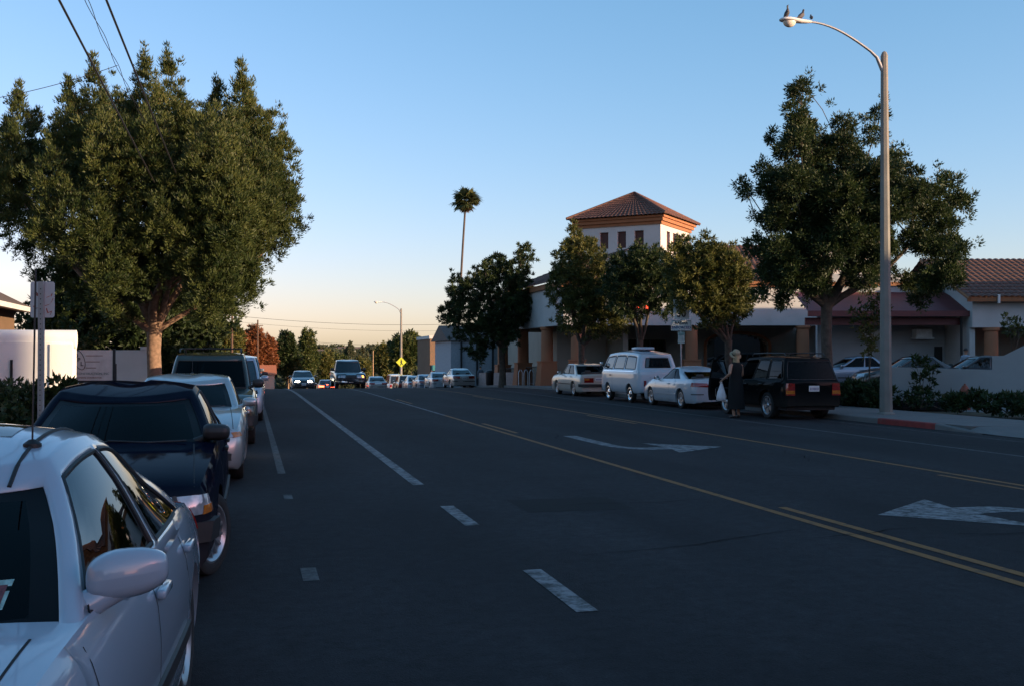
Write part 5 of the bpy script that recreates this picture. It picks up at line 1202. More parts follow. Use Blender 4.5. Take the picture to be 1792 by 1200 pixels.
m = MB(); tbox(m, ins-.10,S-ins+.10,ins-.10,S-ins+.10,zc_,zc_+.20); tbox(m, ins-.24,S-ins+.24,ins-.24,S-ins+.24,zc_+.201,zc_+.42); tbox(m, -.08,S+.08,-.08,S+.08,zc_+.421,zc_+.56); m.build('tower_cornice', 'orange_trim', T)
m = MB(); e = -.28; zE = zc_+.565; zP = 13.0; c_ = TP(S/2,S/2,zP)
for q0, q1 in (((e,e),(S-e,e)),((e,S-e),(e,e)),((S-e,S-e),(e,S-e)),((S-e,e),(S-e,S-e))): tile_slope(m, TP(*q0,zE), TP(*q1,zE), c_, c_, .30, .06)
m.build('tower_roof', 'clay_tile', T, 50)
for q0 in ((e,e),(S-e,e),(e,S-e),(S-e,S-e)):
    q = MB(); q.tube([TP(*q0,zE+.08), c_], .10, 8); q.build('ridge_cap', 'clay_tile', T, 50)
# red canopy over the side wall
m = MB(); m.grid([[L(13.6,48.4,3.79),L(21.45,48.4,3.79)],[L(13.6,50.9,4.81),L(20.9,50.9,4.81)]])
m.add([L(21.45,48.4,3.79),L(20.95,48.9,3.79),L(20.9,50.9,4.81)],[(0,1,2)]); m.build('canopy_roof', 'red_metal', SH)
m = MB(); lbox(m, 13.6,21.5,48.25,48.4,3.54,3.80); m.build('canopy_fascia', 'red_metal', SH)
m = MB(); lbox(m, 13.6,20.9,48.8,48.9,3.16,3.50); m.build('canopy_valance', 'red_metal', SH)
for q_ in ((14.8,20.98,51.0,51.3,-.2,5.7),(17.3,17.5,59.95,63.35,-.2,3.49),(21.0,21.25,57.65,63.4,-.2,5.2)): m = MB(); lbox(m, *q_); m.build('side_or_sunblock_wall', 'shaded_stucco', SH)  # last two walls are added to keep sun off the portico's back wall
m = MB(); lbox(m, 14.7,20.98,50.88,50.99,5.12,5.30); m.build('wall_band', 'orange_trim', SH)
for u in (1524,1615):
    xc = (u-896)/FOC*50.8; m = MB(); lbox(m, xc-.45,xc+.30,50.4,50.99,2.62,3.02); lbox(m, xc-.52,xc+.36,50.3,50.99,2.55,2.615); m.build('wall_box', 'white_wood', SH)
    m = MB(); lbox(m, xc-.60,xc+.45,50.7,50.99,1.40,1.47); m.build('wall_shelf', 'white_wood', SH)
m = MB(); xc = (1643-896)/FOC*50.9; lbox(m, xc-.19,xc+.19,50.96,50.995,.2,2.2); m.build('service_door', 'dark_opening', SH)
m = MB(); m.tube([L(20.75,48.6,.1),L(20.75,48.6,3.55)], .06, 8); m.build('canopy_post', 'dark_metal', SH)
# lit shop signs glimpsed through the trees
m = MB(); xc = (1128-896)/FOC*59.3
for dx in (-.25,.25): m.lathe([(0,0),(.17,0),(.17,.06),(0,.06)], 16, Matrix.Translation(L(xc+dx,59.36,4.55)) @ Matrix.Rotation(R(90),4,'X'))
m.build('lit_letter', emit('sign_red', (1,.08,.03), 2.2), SH)
# wing with tiled roof at the right, nearer the street
WG = empty('wing_building', (*cw(21.2, 48), 0), -YAW); tag(WG, 'low white wing with tiled gable roof behind the stepped wall', 'building')
def Lw(xc, zc, z): return (xc-21.2, zc-48, z)
m = MB(); m.box(-.2,13,-.02,.30,3.03,4.22); m.build('porch_beam', 'white_stucco', WG)
m = MB(); g_ = [Lw(21.0,48.3,0),Lw(21.0,57.6,0),Lw(21.0,57.6,4.3),Lw(21.0,53.0,6.45),Lw(21.0,48.3,4.3)]; m.add(g_+[(x+.25,y,z) for x,y,z in g_],[(0,4,3,2,1),(5,6,7,8,9),(0,1,6,5),(1,2,7,6),(2,3,8,7),(3,4,9,8),(4,0,5,9)]); m.build('gable_wall', 'white_stucco', WG)
m = MB(); m.box(0.2,13,3.9,4.1,0,4.2); m.build('porch_wall', 'beige_stucco', WG)
m = MB(); tile_slope(m, Lw(20.6,47.45,4.38), Lw(34.5,47.45,4.38), Lw(34.5,53.0,6.6), Lw(20.6,53.0,6.6)); tile_slope(m, Lw(34.5,58.4,4.38), Lw(20.6,58.4,4.38), Lw(20.6,53.0,6.6), Lw(34.5,53.0,6.6)); m.build('roof_tiles', 'clay_tile', WG, 50)
m = MB(); m.box(-.6,13,-.50,-.38,4.18,4.37); m.build('eave_board', 'orange_trim', WG)
m = MB(); m.tube([Lw(20.65,47.45,4.31),Lw(20.65,53.0,6.52)], .09, 6); m.build('verge_board', 'orange_trim', WG)
m = MB(); m.box(.72,.82,-.58,-.51,4.1,4.5); m.build('downpipe', 'white_wood', WG)
column(WG, .72, .15, .0, 3.03, .31); column(WG, 7.0, .15, .0, 3.03, .31)
m = MB(); m.box(.06,13,9.7,9.9,0,4.2); m.box(12.8,13,.3,9.7,0,4.2); m.build('rear_wall', 'white_stucco', WG)
# low white wall of the car park, stepping and sloping up at its far end
w0 = Vector(uz(1561, 34.0)); w1 = Vector(uz(1736, 32.6)); w2 = Vector(uz(1830, 31.9)); wn = Vector((-(w1-w0).y, (w1-w0).x)).normalized()*.22
m = MB()
def wall_seg(p, q, z0a, z0b):
    a, b = p, q; c, d = q+wn, p+wn
    m.add([(a.x,a.y,-.1),(b.x,b.y,-.1),(c.x,c.y,-.1),(d.x,d.y,-.1),(a.x,a.y,z0a),(b.x,b.y,z0b),(c.x,c.y,z0b),(d.x,d.y,z0a)],[(3,2,1,0),(4,5,6,7),(0,1,5,4),(1,2,6,5),(2,3,7,6),(3,0,4,7)])
wall_seg(w0, w1, 1.36, 1.28); wall_seg(w1, w1+(w2-w1)*.22, 1.72, 1.72); wall_seg(w1+(w2-w1)*.22, w2, 1.72, 2.35)
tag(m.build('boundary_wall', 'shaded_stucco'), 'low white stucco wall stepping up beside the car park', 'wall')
# ------------------------------------------------------------------ left side: white wall, houses, sign board
m = MB(); y0 = 20.5; xe = -3.14
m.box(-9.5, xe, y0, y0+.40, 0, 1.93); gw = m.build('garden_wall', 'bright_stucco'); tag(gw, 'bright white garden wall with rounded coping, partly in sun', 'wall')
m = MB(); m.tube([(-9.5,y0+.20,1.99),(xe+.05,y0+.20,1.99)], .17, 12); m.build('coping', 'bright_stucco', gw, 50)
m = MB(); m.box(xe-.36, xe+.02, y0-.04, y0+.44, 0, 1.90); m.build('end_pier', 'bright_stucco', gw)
m = MB(); m.box(-4.16,-4.12,y0-.03,y0-.004,.3,1.62); m.build('gate_edge', 'dark_metal', gw)
HS = empty('house', (-7.2, 27, 0)); tag(HS, 'brown house with white gutter behind the white garden wall', 'building')
m = MB(); m.box(-7,.0,.0,9,0,3.1); m.build('wall', 'brown_stucco', HS)
m = MB(); m.add([(-7.5,-.7,3.1),(.7,-.7,3.1),(.7,9.6,3.1),(-7.5,9.6,3.1),(-3.4,-.7,5.2),(-3.4,9.6,5.2)],[(0,1,4),(1,2,5,4),(2,3,5),(3,0,4,5),(0,3,2,1)]); m.build('roof', 'brown_roof', HS)
m = MB(); m.box(.62,.80,-.7,9.6,3.02,3.16); m.build('gutter', 'white_wood', HS)
m = MB(); m.box(-1.2,-.5,-.03,.03,1.0,2.3); w_ = m.build('window', 'glass_shut', HS); m = MB(); m.box(-1.27,-.43,-.05,-.03,.93,1.0); m.box(-1.27,-.43,-.05,-.03,2.3,2.37); m.build('frame', 'white_wood', w_)
PC = empty('porch', (-5.2, 15, 0)); tag(PC, 'dark open porch with white gutter at the edge of the pavement', 'building')
m = MB(); m.add([(-4,0,3.55),(.0,0,3.02),(.0,8.6,3.02),(-4,8.6,3.55),(-4,0,3.67),(.0,0,3.14),(.0,8.6,3.14),(-4,8.6,3.67)],[(0,1,2,3),(7,6,5,4),(0,4,5,1),(1,5,6,2),(2,6,7,3),(3,7,4,0)]); m.build('roof', 'brown_roof', PC)
m = MB(); m.box(.002,.12,-.05,8.65,2.98,3.17); m.build('gutter', 'white_wood', PC)
for y in (.3, 4.2, 8.2): m = MB(); m.box(-.22,-.08,y-.07,y+.07,0,3.0); m.build('post', 'dark_metal', PC)
m = MB(); m.box(-4,-3.8,0,8.6,0,3.5); m.build('wall', 'brown_stucco', PC)
sx, sy_ = uz(160, 28.0); SB = empty('sign_board', (sx, sy_, 0), -YAW+R(4)); tag(SB, 'pale sign board with tilted oval emblem on dark posts', 'sign')
m = MB(); m.box(-.66,.56,-.02,.02,1.06,1.86); m.build('panel', mat('sign_panel', (.40,.37,.35), .7), SB)
m = MB(); m.box(-.68,.62,-.03,.03,1.00,1.057); m.box(.563,.62,-.03,.03,1.06,1.9); m.build('frame', 'dark_metal', SB)
for x in (-.28,.58): m = MB(); m.box(x-.05,x+.05,.031,.10,0,1.5); m.build('post', 'dark_metal', SB)
MR = Matrix.Rotation(R(90),4,'X')
m = MB(); pts = []
for a in np.linspace(0,2*math.pi,41):
    p_ = Matrix.Rotation(R(-70),2) @ Vector((.27*math.cos(a), .135*math.sin(a))); pts.append((-.31+p_.x, -.024, 1.60+p_.y))
m.tube(pts, .008, 6, caps=False); m.build('emblem_ring', 'dark_metal', SB)
for ch, dx, dz in (('D',-.08,.11),('P',-.01,.0),('L',.07,-.11)): text_obj('emblem_letter', ch, .15, 'dark_metal', SB, Matrix.Translation((-.31+dx,-.023,1.60+dz)) @ MR, .002, .004)
m = MB()
for z, x1 in ((1.71,.30),(1.55,.22),(1.39,.13)):
    m.box(-.64,-.46,-.024,-.0215,z-.008,z+.008); m.box(-.14,x1,-.024,-.0215,z-.008,z+.008)
m.build('stripe', mat('sign_stripe', (.10,.03,.025), .7), SB)
MT['sign_green'] = mat('sign_green', (.10,.13,.12), .7); MT['sign_red_ink'] = mat('sign_red_ink', (.16,.06,.05), .7)
text_obj('lettering', 'DPL CONSTRUCTION, INC', .085, 'sign_green', SB, Matrix.Translation((-.04,-.023,1.235)) @ MR, .001, .001)
text_obj('lettering', 'GENERAL CONTRACTOR', .055, 'sign_red_ink', SB, Matrix.Translation((-.04,-.023,1.13)) @ MR, .001, .001)
bx, by = uz(222, 47); m = MB(); m.box(-2.2,1.0,0,.3,0,2.0); m.box(.62,1.06,-.06,.36,2.0,2.15); tag(m.build('far_wall', 'white_stucco', None, None, (bx,by,0), -YAW), 'short white wall catching sun beyond the sign board', 'wall')
# ------------------------------------------------------------------ buildings across from the camera's right shoulder (outside the picture; they shade the street)
GB = empty('gabled_shop', (23.5, -38.9, 0)); tag(GB, 'gabled stucco shop on the driveway side, before the car park', 'building')
m = MB(); m.box(0,12,0,28.6,0,6.2); m.build('wall', 'beige_stucco', GB)
m = MB(); m.add([(-.6,-.5,6.2),(12.6,-.5,6.2),(12.6,29.1,6.2),(-.6,29.1,6.2),(6,-.5,8.6),(6,29.1,8.6)],[(0,1,4),(1,2,5,4),(2,3,5),(3,0,4,5),(0,3,2,1)]); m.build('roof', 'clay_tile', GB)
for k in range(6):
    m = MB(); m.box(-.03,.0,2+k*4.4,4.2+k*4.4,.9,2.6); m.build('window', 'glass_shut', GB)
m = MB(); m.box(7.5,11.9,16.0,28.85,6.0,9.3); m.build('shade_block', 'beige_stucco', GB)  # unseen block added so its corner sets the sun edge on the garden wall
LS = empty('shading_store', (42, -28, 0)); tag(LS, 'long flat-roofed block added out of view to shade the street', 'building')  # unseen block added to keep low sun off the street
m = MB(); m.box(0,14,0,60,0,7.3); m.build('wall', 'beige_stucco', LS); m = MB(); m.box(-.15,14.2,-.2,60.2,7.302,7.6); m.build('parapet', 'orange_trim', LS); m = MB(); m.box(.3,13.5,14,29.5,7.0,9.8); m.build('shade_block', 'beige_stucco', LS)  # raised part added to keep sun off the parked cars
# unseen rows added behind the camera and across the pavement to dim sky light
for k, (x, y, w_, d_, h_, lb) in enumerate(((-21,-42,12,22,6.5,'two-storey beige house added out of view to dim the street'),(-20,-16,11,24,6.0,'two-storey brown house added out of view beside the white saloon'),(-8,-78,30,10,7.5,'broad stucco block added out of view at the lower end of the street'),(28,-62,22,14,7.0,'stucco block added out of view beyond the gabled shop'))):
    nb = empty('unseen_house', (x, y, 0)); tag(nb, lb, 'building'); m = MB(); m.box(0,w_,0,d_,0,h_); m.build('wall', ('beige_stucco','brown_stucco')[k%2], nb)
    m = MB(); m.add([(-.5,-.5,h_),(w_+.5,-.5,h_),(w_+.5,d_+.5,h_),(-.5,d_+.5,h_),(w_/2,2,h_+2.2),(w_/2,d_-2,h_+2.2)],[(0,1,4),(1,2,5,4),(2,3,5),(3,0,4,5),(0,3,2,1)]); m.build('roof', 'brown_roof', nb)
for k, (x, y, s_, lb) in enumerate(((-6.5,-14,1.0,'unseen leafy tree added by the brown two-storey house'),(20.5,-9,1.0,'leafy street tree in front of the gabled shop'),(20.5,11.5,.8,'smaller leafy tree beside the driveway'),(-5.5,-34,1.2,'large unseen leafy tree added by the beige two-storey house'),(8,-60,1.3,'largest unseen leafy tree, added by the broad stucco block'))):  # trees by those houses are added likewise, to dim sky light
    r_ = np.random.default_rng(300+k); lob = tree_lobes(r_, 0, 0, 2.4*s_, 7.5*s_, 3.0*s_, 3.0*s_, 30, (.9*s_,1.5*s_), .3, 1.2)
    make_tree('street_tree', (x, y, .12), lb, lob, [(-1.2,0,4.2*s_,.1),(1.2,.4,4.4*s_,.1),(0,-1,5*s_,.1)], .17, 2.2*s_, 4, 'leaf_pine', 'dark_bark', 310+k, 9, .30, .09)
# ------------------------------------------------------------------ street furniture
def lamp_post(x, y, g, label, arm_dir, H=9.75, birds=False):
    rt = empty('street_lamp', (x, y, g)); tag(rt, label, 'street lamp', 'street lamps')
    m = MB(); m.lathe([(.24,-.1),(.24,.02),(.175,.06),(.155,1.2),(.095,H-.12),(.10,H-.05),(.06,H+.05),(0,H+.09)], 8 if birds else 8); m.build('pole', 'pole_concrete', rt, 25)
    d = Vector(arm_dir).normalized(); pts = [Vector((0,0,H-.45))+d*.05, Vector((0,0,H-.1))+d*.22]
    for t in np.linspace(.12,1,10): pts.append(Vector((0,0,H-.1+.85*math.sin(t*math.pi/2)))+d*(2.05*t+.16))
    m = MB(); m.tube(pts, [.06,.045]+[.036-.008*i/10 for i in range(10)], 8); m.build('arm', 'galvanised', rt, 50)
    e = pts[-1]; ang = math.atan2(d.y, d.x); hd = empty('lamp_head', e, ang, rt)
    # cobra head: tapering housing with a glass bowl below
    m = MB(); rows = []
    prof = [(-.08,.035,.03,.03),(.05,.065,.045,.05),(.22,.085,.055,.06),(.38,.13,.07,.05),(.56,.17,.085,.04),(.72,.15,.075,.04),(.80,.10,.05,.03),(.835,.03,.02,.015)]
    for xx, w_, up, dn in prof:
        rows.append([(xx, w_*math.cos(a), (up if math.sin(a) > 0 else dn)*math.sin(a)) for a in np.linspace(0,2*math.pi,19)])
    m.grid(rows); m.build('housing', 'white_wood', hd, 50)
    m = MB(); rows = []
    for k in range(7):
        a = k/6*math.pi/2; rows.append([(.56+.18*math.cos(a)*math.cos(b), .135*math.cos(a)*math.sin(b), -.035-.15*math.sin(a)) for b in np.linspace(0,2*math.pi,19)])
    m.grid(rows); m.build('bowl', 'lamp_glass', hd, 60)
    return rt, Vector((x,y,g))+e, d
LX, LY = ux(1550, 16.55); LY = 25.2; LX = LY*math.tan(math.atan((1550-896)/FOC)+YAW)
rt, tip, dr = lamp_post(LX, LY, .14, 'tall concrete street lamp with curved arm standing by the red kerb', (-1,.05,0))
x_, y_ = ux(702, 16.4); lamp_post(x_, y_, gz(y_)+.14, 'distant street lamp with curved arm far down the pavement of the parked row', (-1,0,0), 9.3)
MT['pigeon'] = mat('pigeon', (.045,.043,.048), .7, var=.5, scale=25); MT['beak'] = mat('beak', (.10,.08,.07), .5); MT['bird_leg'] = mat('bird_leg', (.16,.05,.04), .6)
def pigeon(loc, rz, s, label, pitch):
    rt = empty('pigeon', loc, rz); tag(rt, label, 'bird', 'pigeons on the street lamp')
    M = Matrix.Translation((0,0,.045)) @ Matrix.Rotation(R(-pitch),4,'Y')
    # body, neck and head as one lofted skin from tail to crown
    st = [(-.20,.0,.006,.004),(-.13,.004,.022,.010),(-.07,.012,.042,.036),(.0,.02,.055,.058),(.06,.034,.05,.056),(.10,.062,.036,.040),(.125,.098,.027,.028),(.145,.122,.027,.026),(.168,.128,.016,.016),(.18,.126,.006,.006)]
    m = MB(); rows = [[M @ Vector((x*s, w_*math.cos(a)*s, (z+h*math.sin(a))*s)) for a in np.linspace(0,2*math.pi,15)] for x,z,w_,h in st]; m.grid(rows); b = m.build('body', 'pigeon', rt, 60)
    m = MB(); m.tube([M @ Vector((.172*s,0,.127*s)), M @ Vector((.205*s,0,.116*s))], [.007*s,.001], 6); m.build('beak', 'beak', rt)
    for sy in (-1,1):
        m = MB(); m.grid([[M @ Vector((x*s, sy*(.012+.045*math.sin(math.pi*min(1,t+.15)))*s, (z)*s)) for x, z, t in ((.07,.03+dz,.2),(.0,.03+dz*.9,.5),(-.1,.012+dz*.5,.8),(-.19,.0,1))] for dz in (.035,.005,-.025)]); m.build('wing', 'pigeon', rt, 60)
        m = MB(); m.tube([(.0,sy*.02*s,-.02),(.005,sy*.022*s,.03)], .005*s, 5); m.build('leg', 'bird_leg', rt)
up = Vector((0,0,.10)); pigeon(tip+dr*.62+Vector((0,0,.105)), R(-50), 1.15, 'upright pigeon perched at the outer end of the lamp head', 48)
pigeon(tip+dr*.22+Vector((0,0,.075)), R(25), 1.15, 'plump pigeon perched in the middle of the lamp head', 22)
pigeon(tip+dr*-.08+Vector((0,0,.055)), R(70), .8, 'small crouching pigeon at the arm end of the lamp head', 8)
# no-parking sign seen from behind, with scribbles
sx, sy_ = uz(72, 12.6); NP = empty('parking_sign', (sx, sy_, .14), -YAW-R(4)); tag(NP, 'back of a pale metal sign with red scribbles on its perforated post', 'sign')
m = MB(); m.box(-.032,.032,-.02,.02,-.2,2.42); m.build('post', 'galvanised', NP)
hm = MB(); hm.lathe([(0,-.0008),(.007,-.0008),(.007,.0008),(0,.0008)], 8, MR); hm = hm.mesh('post_hole', 'under')
for k in range(34): share('post_hole', hm, NP, (0,-.0212,.35+k*.06))
pl = MB(); pts = []
for cx_, cz_, a0 in ((.12,2.39,0),(-.12,2.39,90),(-.12,2.02,180),(.12,2.02,270)):
    for k in range(5): a = R(a0+k*22.5); pts.append((cx_+.03*math.cos(a), cz_+.03*math.sin(a)))
pl.prism(pts, -.001, .003, Matrix.Translation((.0,.026,0)) @ MR); pl.build('panel', 'sign_back', NP)
m = MB(); rg = np.random.default_rng(5)
for p0 in (((-.10,2.28),(-.05,2.25),(-.02,2.27)),((.05,2.23),(.10,2.25),(.12,2.28),(.11,2.24)),((.03,2.13),(.09,2.15),(.12,2.19),(.13,2.22)),((-.11,2.13),(-.08,2.10),(-.05,2.11)),((.05,2.10),(.07,2.05),(.11,2.06),(.10,2.02)),((.06,2.04),(.12,2.07)),((-.09,2.27),(-.08,2.29),(-.05,2.26))):
    q = cr(p0, 5); m.grid([[(a[0]-.006,.0215,a[1]-.005),(a[0]+.006,.0215,a[1]+.006)] for a in q])
m.build('scribble', 'spray', NP)
# speed limit assembly
sx, sy_ = uz(1192, 40.4); SP = empty('speed_sign', (sx, sy_, .14), -YAW); tag(SP, 'white speed limit 30 sign with radar enforced plate below it', 'sign')
m = MB(); m.tube([(0,0,-.15),(0,0,3.75)], .035, 8); m.build('post', 'galvanised', SP)
m = MB(); m.box(-.30,.30,-.05,-.038,2.98,3.74); m.build('limit_panel', 'plate', SP)
text_obj('lettering', 'SPEED', .15, 'dark_metal', SP, Matrix.Translation((0,-.053,3.62)) @ MR, .001, .003); text_obj('lettering', 'LIMIT', .15, 'dark_metal', SP, Matrix.Translation((0,-.053,3.46)) @ MR, .001, .003)
text_obj('lettering', '30', .36, 'dark_metal', SP, Matrix.Translation((0,-.053,3.18)) @ MR, .001, .008)
m = MB(); m.box(-.39,.39,-.05,-.038,2.54,2.95); m.build('radar_panel', 'plate', SP)
m = MB()
for x0,x1,z0,z1 in ((-.37,.37,2.925,2.935),(-.37,.37,2.555,2.565),(-.37,-.36,2.565,2.925),(.36,.37,2.565,2.925)): m.box(x0,x1,-.0525,-.0505,z0,z1)
m.build('border', 'dark_metal', SP)
text_obj('lettering', 'RADAR', .15, 'dark_metal', SP, Matrix.Translation((0,-.053,2.83)) @ MR, .001, .004); text_obj('lettering', 'ENFORCED', .14, 'plate_ink', SP, Matrix.Translation((0,-.053,2.66)) @ MR, .001, .004)
m = MB(); m.box(-.13,.13,-.05,-.038,2.06,2.50); m.build('small_panel', mat('small_panel', (.38,.48,.46), .5), SP)
m = MB()
for z in (2.44,2.38): m.box(-.10,.10,-.0525,-.0505,z-.012,z+.012)
m.build('small_print', mat('sign_teal', (.04,.22,.20), .6), SP)
# crossing sign, far right pavement
x_, y_ = ux(702, 15.9); y_ = 112; x_ = y_*math.tan(math.atan((702-896)/FOC)+YAW); DS = empty('crossing_sign', (x_, y_, gz(y_)+.14)); tag(DS, 'yellow green diamond crossing sign far down the street', 'sign')
hd = hz(633, y_*1.03)-gz(y_)-.14
m = MB(); m.tube([(0,0,-.1),(0,0,hd+.5)], .04, 6); m.build('post', 'galvanised', DS)
m = MB(); m.prism([(-.55,0),(0,-.55),(.55,0),(0,.55)], 0, .02, Matrix.Translation((0,-.045,hd)) @ MR); m.build('panel', mat('sign_lime', (.42,.48,.03), .5), DS)
m = MB(); m.lathe([(0,0),(.06,0),(.06,.004),(0,.004)], 10, Matrix.Translation((0,-.068,hd+.26)) @ MR); m.prism([(-.10,-.05),(.02,-.10),(.14,-.32),(.20,-.28),(.08,-.02),(.10,.18),(-.06,.18)], 0, .004, Matrix.Translation((0,-.068,hd)) @ MR); m.prism([(-.02,-.10),(-.16,-.32),(-.10,-.34),(.06,-.14)], 0, .0035, Matrix.Translation((0,-.068,hd)) @ MR); m.build('walking_figure', 'dark_metal', DS)
# litter bin, bike rack, hydrant
b = ux(857, 16.9); b = (b[0], 68.5); b = (68.5*math.tan(math.atan((857-896)/FOC)+YAW), 68.5); TB = empty('litter_bin', (b[0], b[1], gz(b[1])+.14)); tag(TB, 'dark slatted litter bin on the pavement by the pink wall', 'bin')
m = MB(); m.lathe([(.22,0),(.26,.1),(.28,.8),(.22,.8),(.2,.1)], 16); m.build('drum', 'dark_metal', TB, 30); m = MB(); m.lathe([(.30,.8),(.30,.86),(.2,.98),(.12,1.0),(0,1.0)], 16); m.build('lid', 'dark_metal', TB, 30)
b = (60.5*math.tan(math.atan((917-896)/FOC)+YAW), 60.5); BK = empty('bike_rack', (b[0], b[1], gz(b[1])+.14), R(8)); tag(BK, 'dark bike rack of upright hoops beside the arcade column', 'rack')
for k in range(3):
    m = MB(); m.tube([(-.35+.35*k,0,0),(-.35+.35*k,0,.75),(-.27+.35*k,0,.92),(-.18+.35*k,0,.92),(-.10+.35*k,0,.75),(-.10+.35*k,0,0)], .03, 8); m.build('hoop', 'galvanised', BK, 50)
b = uz(1688, 31.4); HY = empty('hydrant', (b[0], b[1], .12)); tag(HY, 'dull red fire hydrant standing among low shrubs below the wall', 'hydrant'); MT['hydrant'] = mat('hydrant', (.22,.05,.025), .6, var=.2)
m = MB(); m.lathe([(.16,0),(.16,.05),(.11,.06),(.11,.52),(.15,.54),(.15,.58),(.12,.62),(.06,.72),(.03,.73),(.03,.77),(0,.77)], 16); m.build('barrel', 'hydrant', HY, 40)
m = MB(); m.lathe([(.06,0),(.06,.16),(.075,.16),(.075,.2),(0,.2)], 12, Matrix.Translation((0,0,.42)) @ Matrix.Rotation(R(-90),4,'Y')); m.lathe([(.06,0),(.06,.16),(.075,.16),(.075,.2),(0,.2)], 12, Matrix.Translation((0,0,.42)) @ Matrix.Rotation(R(90),4,'Y')); m.build('outlet', 'hydrant', HY, 40)
# ------------------------------------------------------------------ utility poles and wires
def upole(x, y, top, label, mt_='wood_pole', arms=((-.6,1.9),), r_=.15):
    g = gz(y); rt = empty('utility_pole', (x, y, g)); tag(rt, label, 'utility pole', 'utility poles'); H = top-g
    m = MB(); m.tube([(0,0,-.4),(0,0,H)], [r_*1.15,r_*.8], 8); m.build('pole', mt_, rt, 50)
    for dz, ln in arms:
        m = MB(); m.box(-ln/2,ln/2,-.18,-.06,H+dz-.07,H+dz+.07); m.build('crossarm', mt_, rt)
        for k in (-.45,-.2,.2,.45):
            q = MB(); q.lathe([(.03,0),(.05,.05),(.03,.12),(0,.14)], 8, Matrix.Translation((k*ln,-.12,H+dz+.07))); q.build('insulator', 'galvanised', rt, 40)
    return (x, y, g+H)
def at(u, zc): return uz(u, zc)
x_, y_ = at(406, 136); p1 = upole(x_, y_, hz(538,136), 'brown utility pole with a stub crossarm beside the rusty trees', arms=((-1.1,1.6),(-2.0,.9)))
x_, y_ = at(451, 185); p2 = upole(x_, y_, hz(560,185), 'slender utility pole standing against the rusty trees', arms=((-1.0,1.8),))
x_, y_ = at(505, 240); p3 = upole(x_, y_, hz(606,240), 'pale sunlit utility pole in front of the green conifers', 'pale_pole', (), .14)
x_, y_ = at(653, 200); p4 = upole(x_, y_, hz(613,200), 'thin pale utility pole beyond the silver saloon', 'pale_pole', (), .10)
def wire(a, b, sag, r_, label, n=22):
    a, b = Vector(a), Vector(b); m = MB(); o = (a+b)/2
    m.tube([a+(b-a)*t-Vector((0,0,4*sag*t*(1-t)))-o for t in np.linspace(0,1,n)], r_, 5); tag(m.build('wire', 'cable', None, None, o), label, 'wire', 'overhead wires')
NPX, NPY = -3.3, -34.0
pn = upole(NPX, NPY, 9.6, 'utility pole at the start of the thick overhead cables', arms=((-.4,2.0),))
wire((-2.75,NPY,8.9), (p1[0]+.6,p1[1],p1[2]-1.0), .7, .022, 'thick black overhead cable on the road side above the huge yew pine', 60)
wire((-3.35,NPY,8.8), (p1[0]-.2,p1[1],p1[2]-1.3), .8, .022, 'thick black overhead cable on the house side above the huge yew pine', 60)
ta, tb = Vector((-2.95,-10,9.0)), Vector((-2.85,31.0,8.2)); m = MB()
for ph in (0, math.pi): m.tube([ta+(tb-ta)*t-Vector((0,0,1.6*t*(1-t)))+Vector((.03*math.cos(60*t+ph),0,.03*math.sin(60*t+ph)))-tb for t in np.linspace(0,1,90)], .007, 5)
tag(m.build('twisted_wire', 'cable', None, None, tb), 'thin twisted service wire between the two thick cables', 'wire', 'overhead wires')
a_w = uz(-40, 30); b_w = uz(203, 31); wire((a_w[0],a_w[1],hz(176,30)), (b_w[0],b_w[1],hz(113,31)), .1, .010, 'thin service wire crossing the sky above the yew pine spires')
e1 = uz(830, 150); wire((p1[0]+.5,p1[1],hz(553,136)), (e1[0],e1[1],hz(566,150)), .6, .022, 'upper cross-street wire spanning from brown pole to the street trees')
e1 = uz(830, 155); wire((p1[0]+.5,p1[1],hz(563,136)), (e1[0],e1[1],hz(577,155)), .6, .014, 'lower faint cross-street wire spanning to the street trees')
a1 = uz(540, 230); e1 = uz(770, 230); wire((a1[0],a1[1],hz(597,230)), (e1[0],e1[1],hz(592,230)), 1.0, .03, 'low sagging wire far down the street between the tree groups')
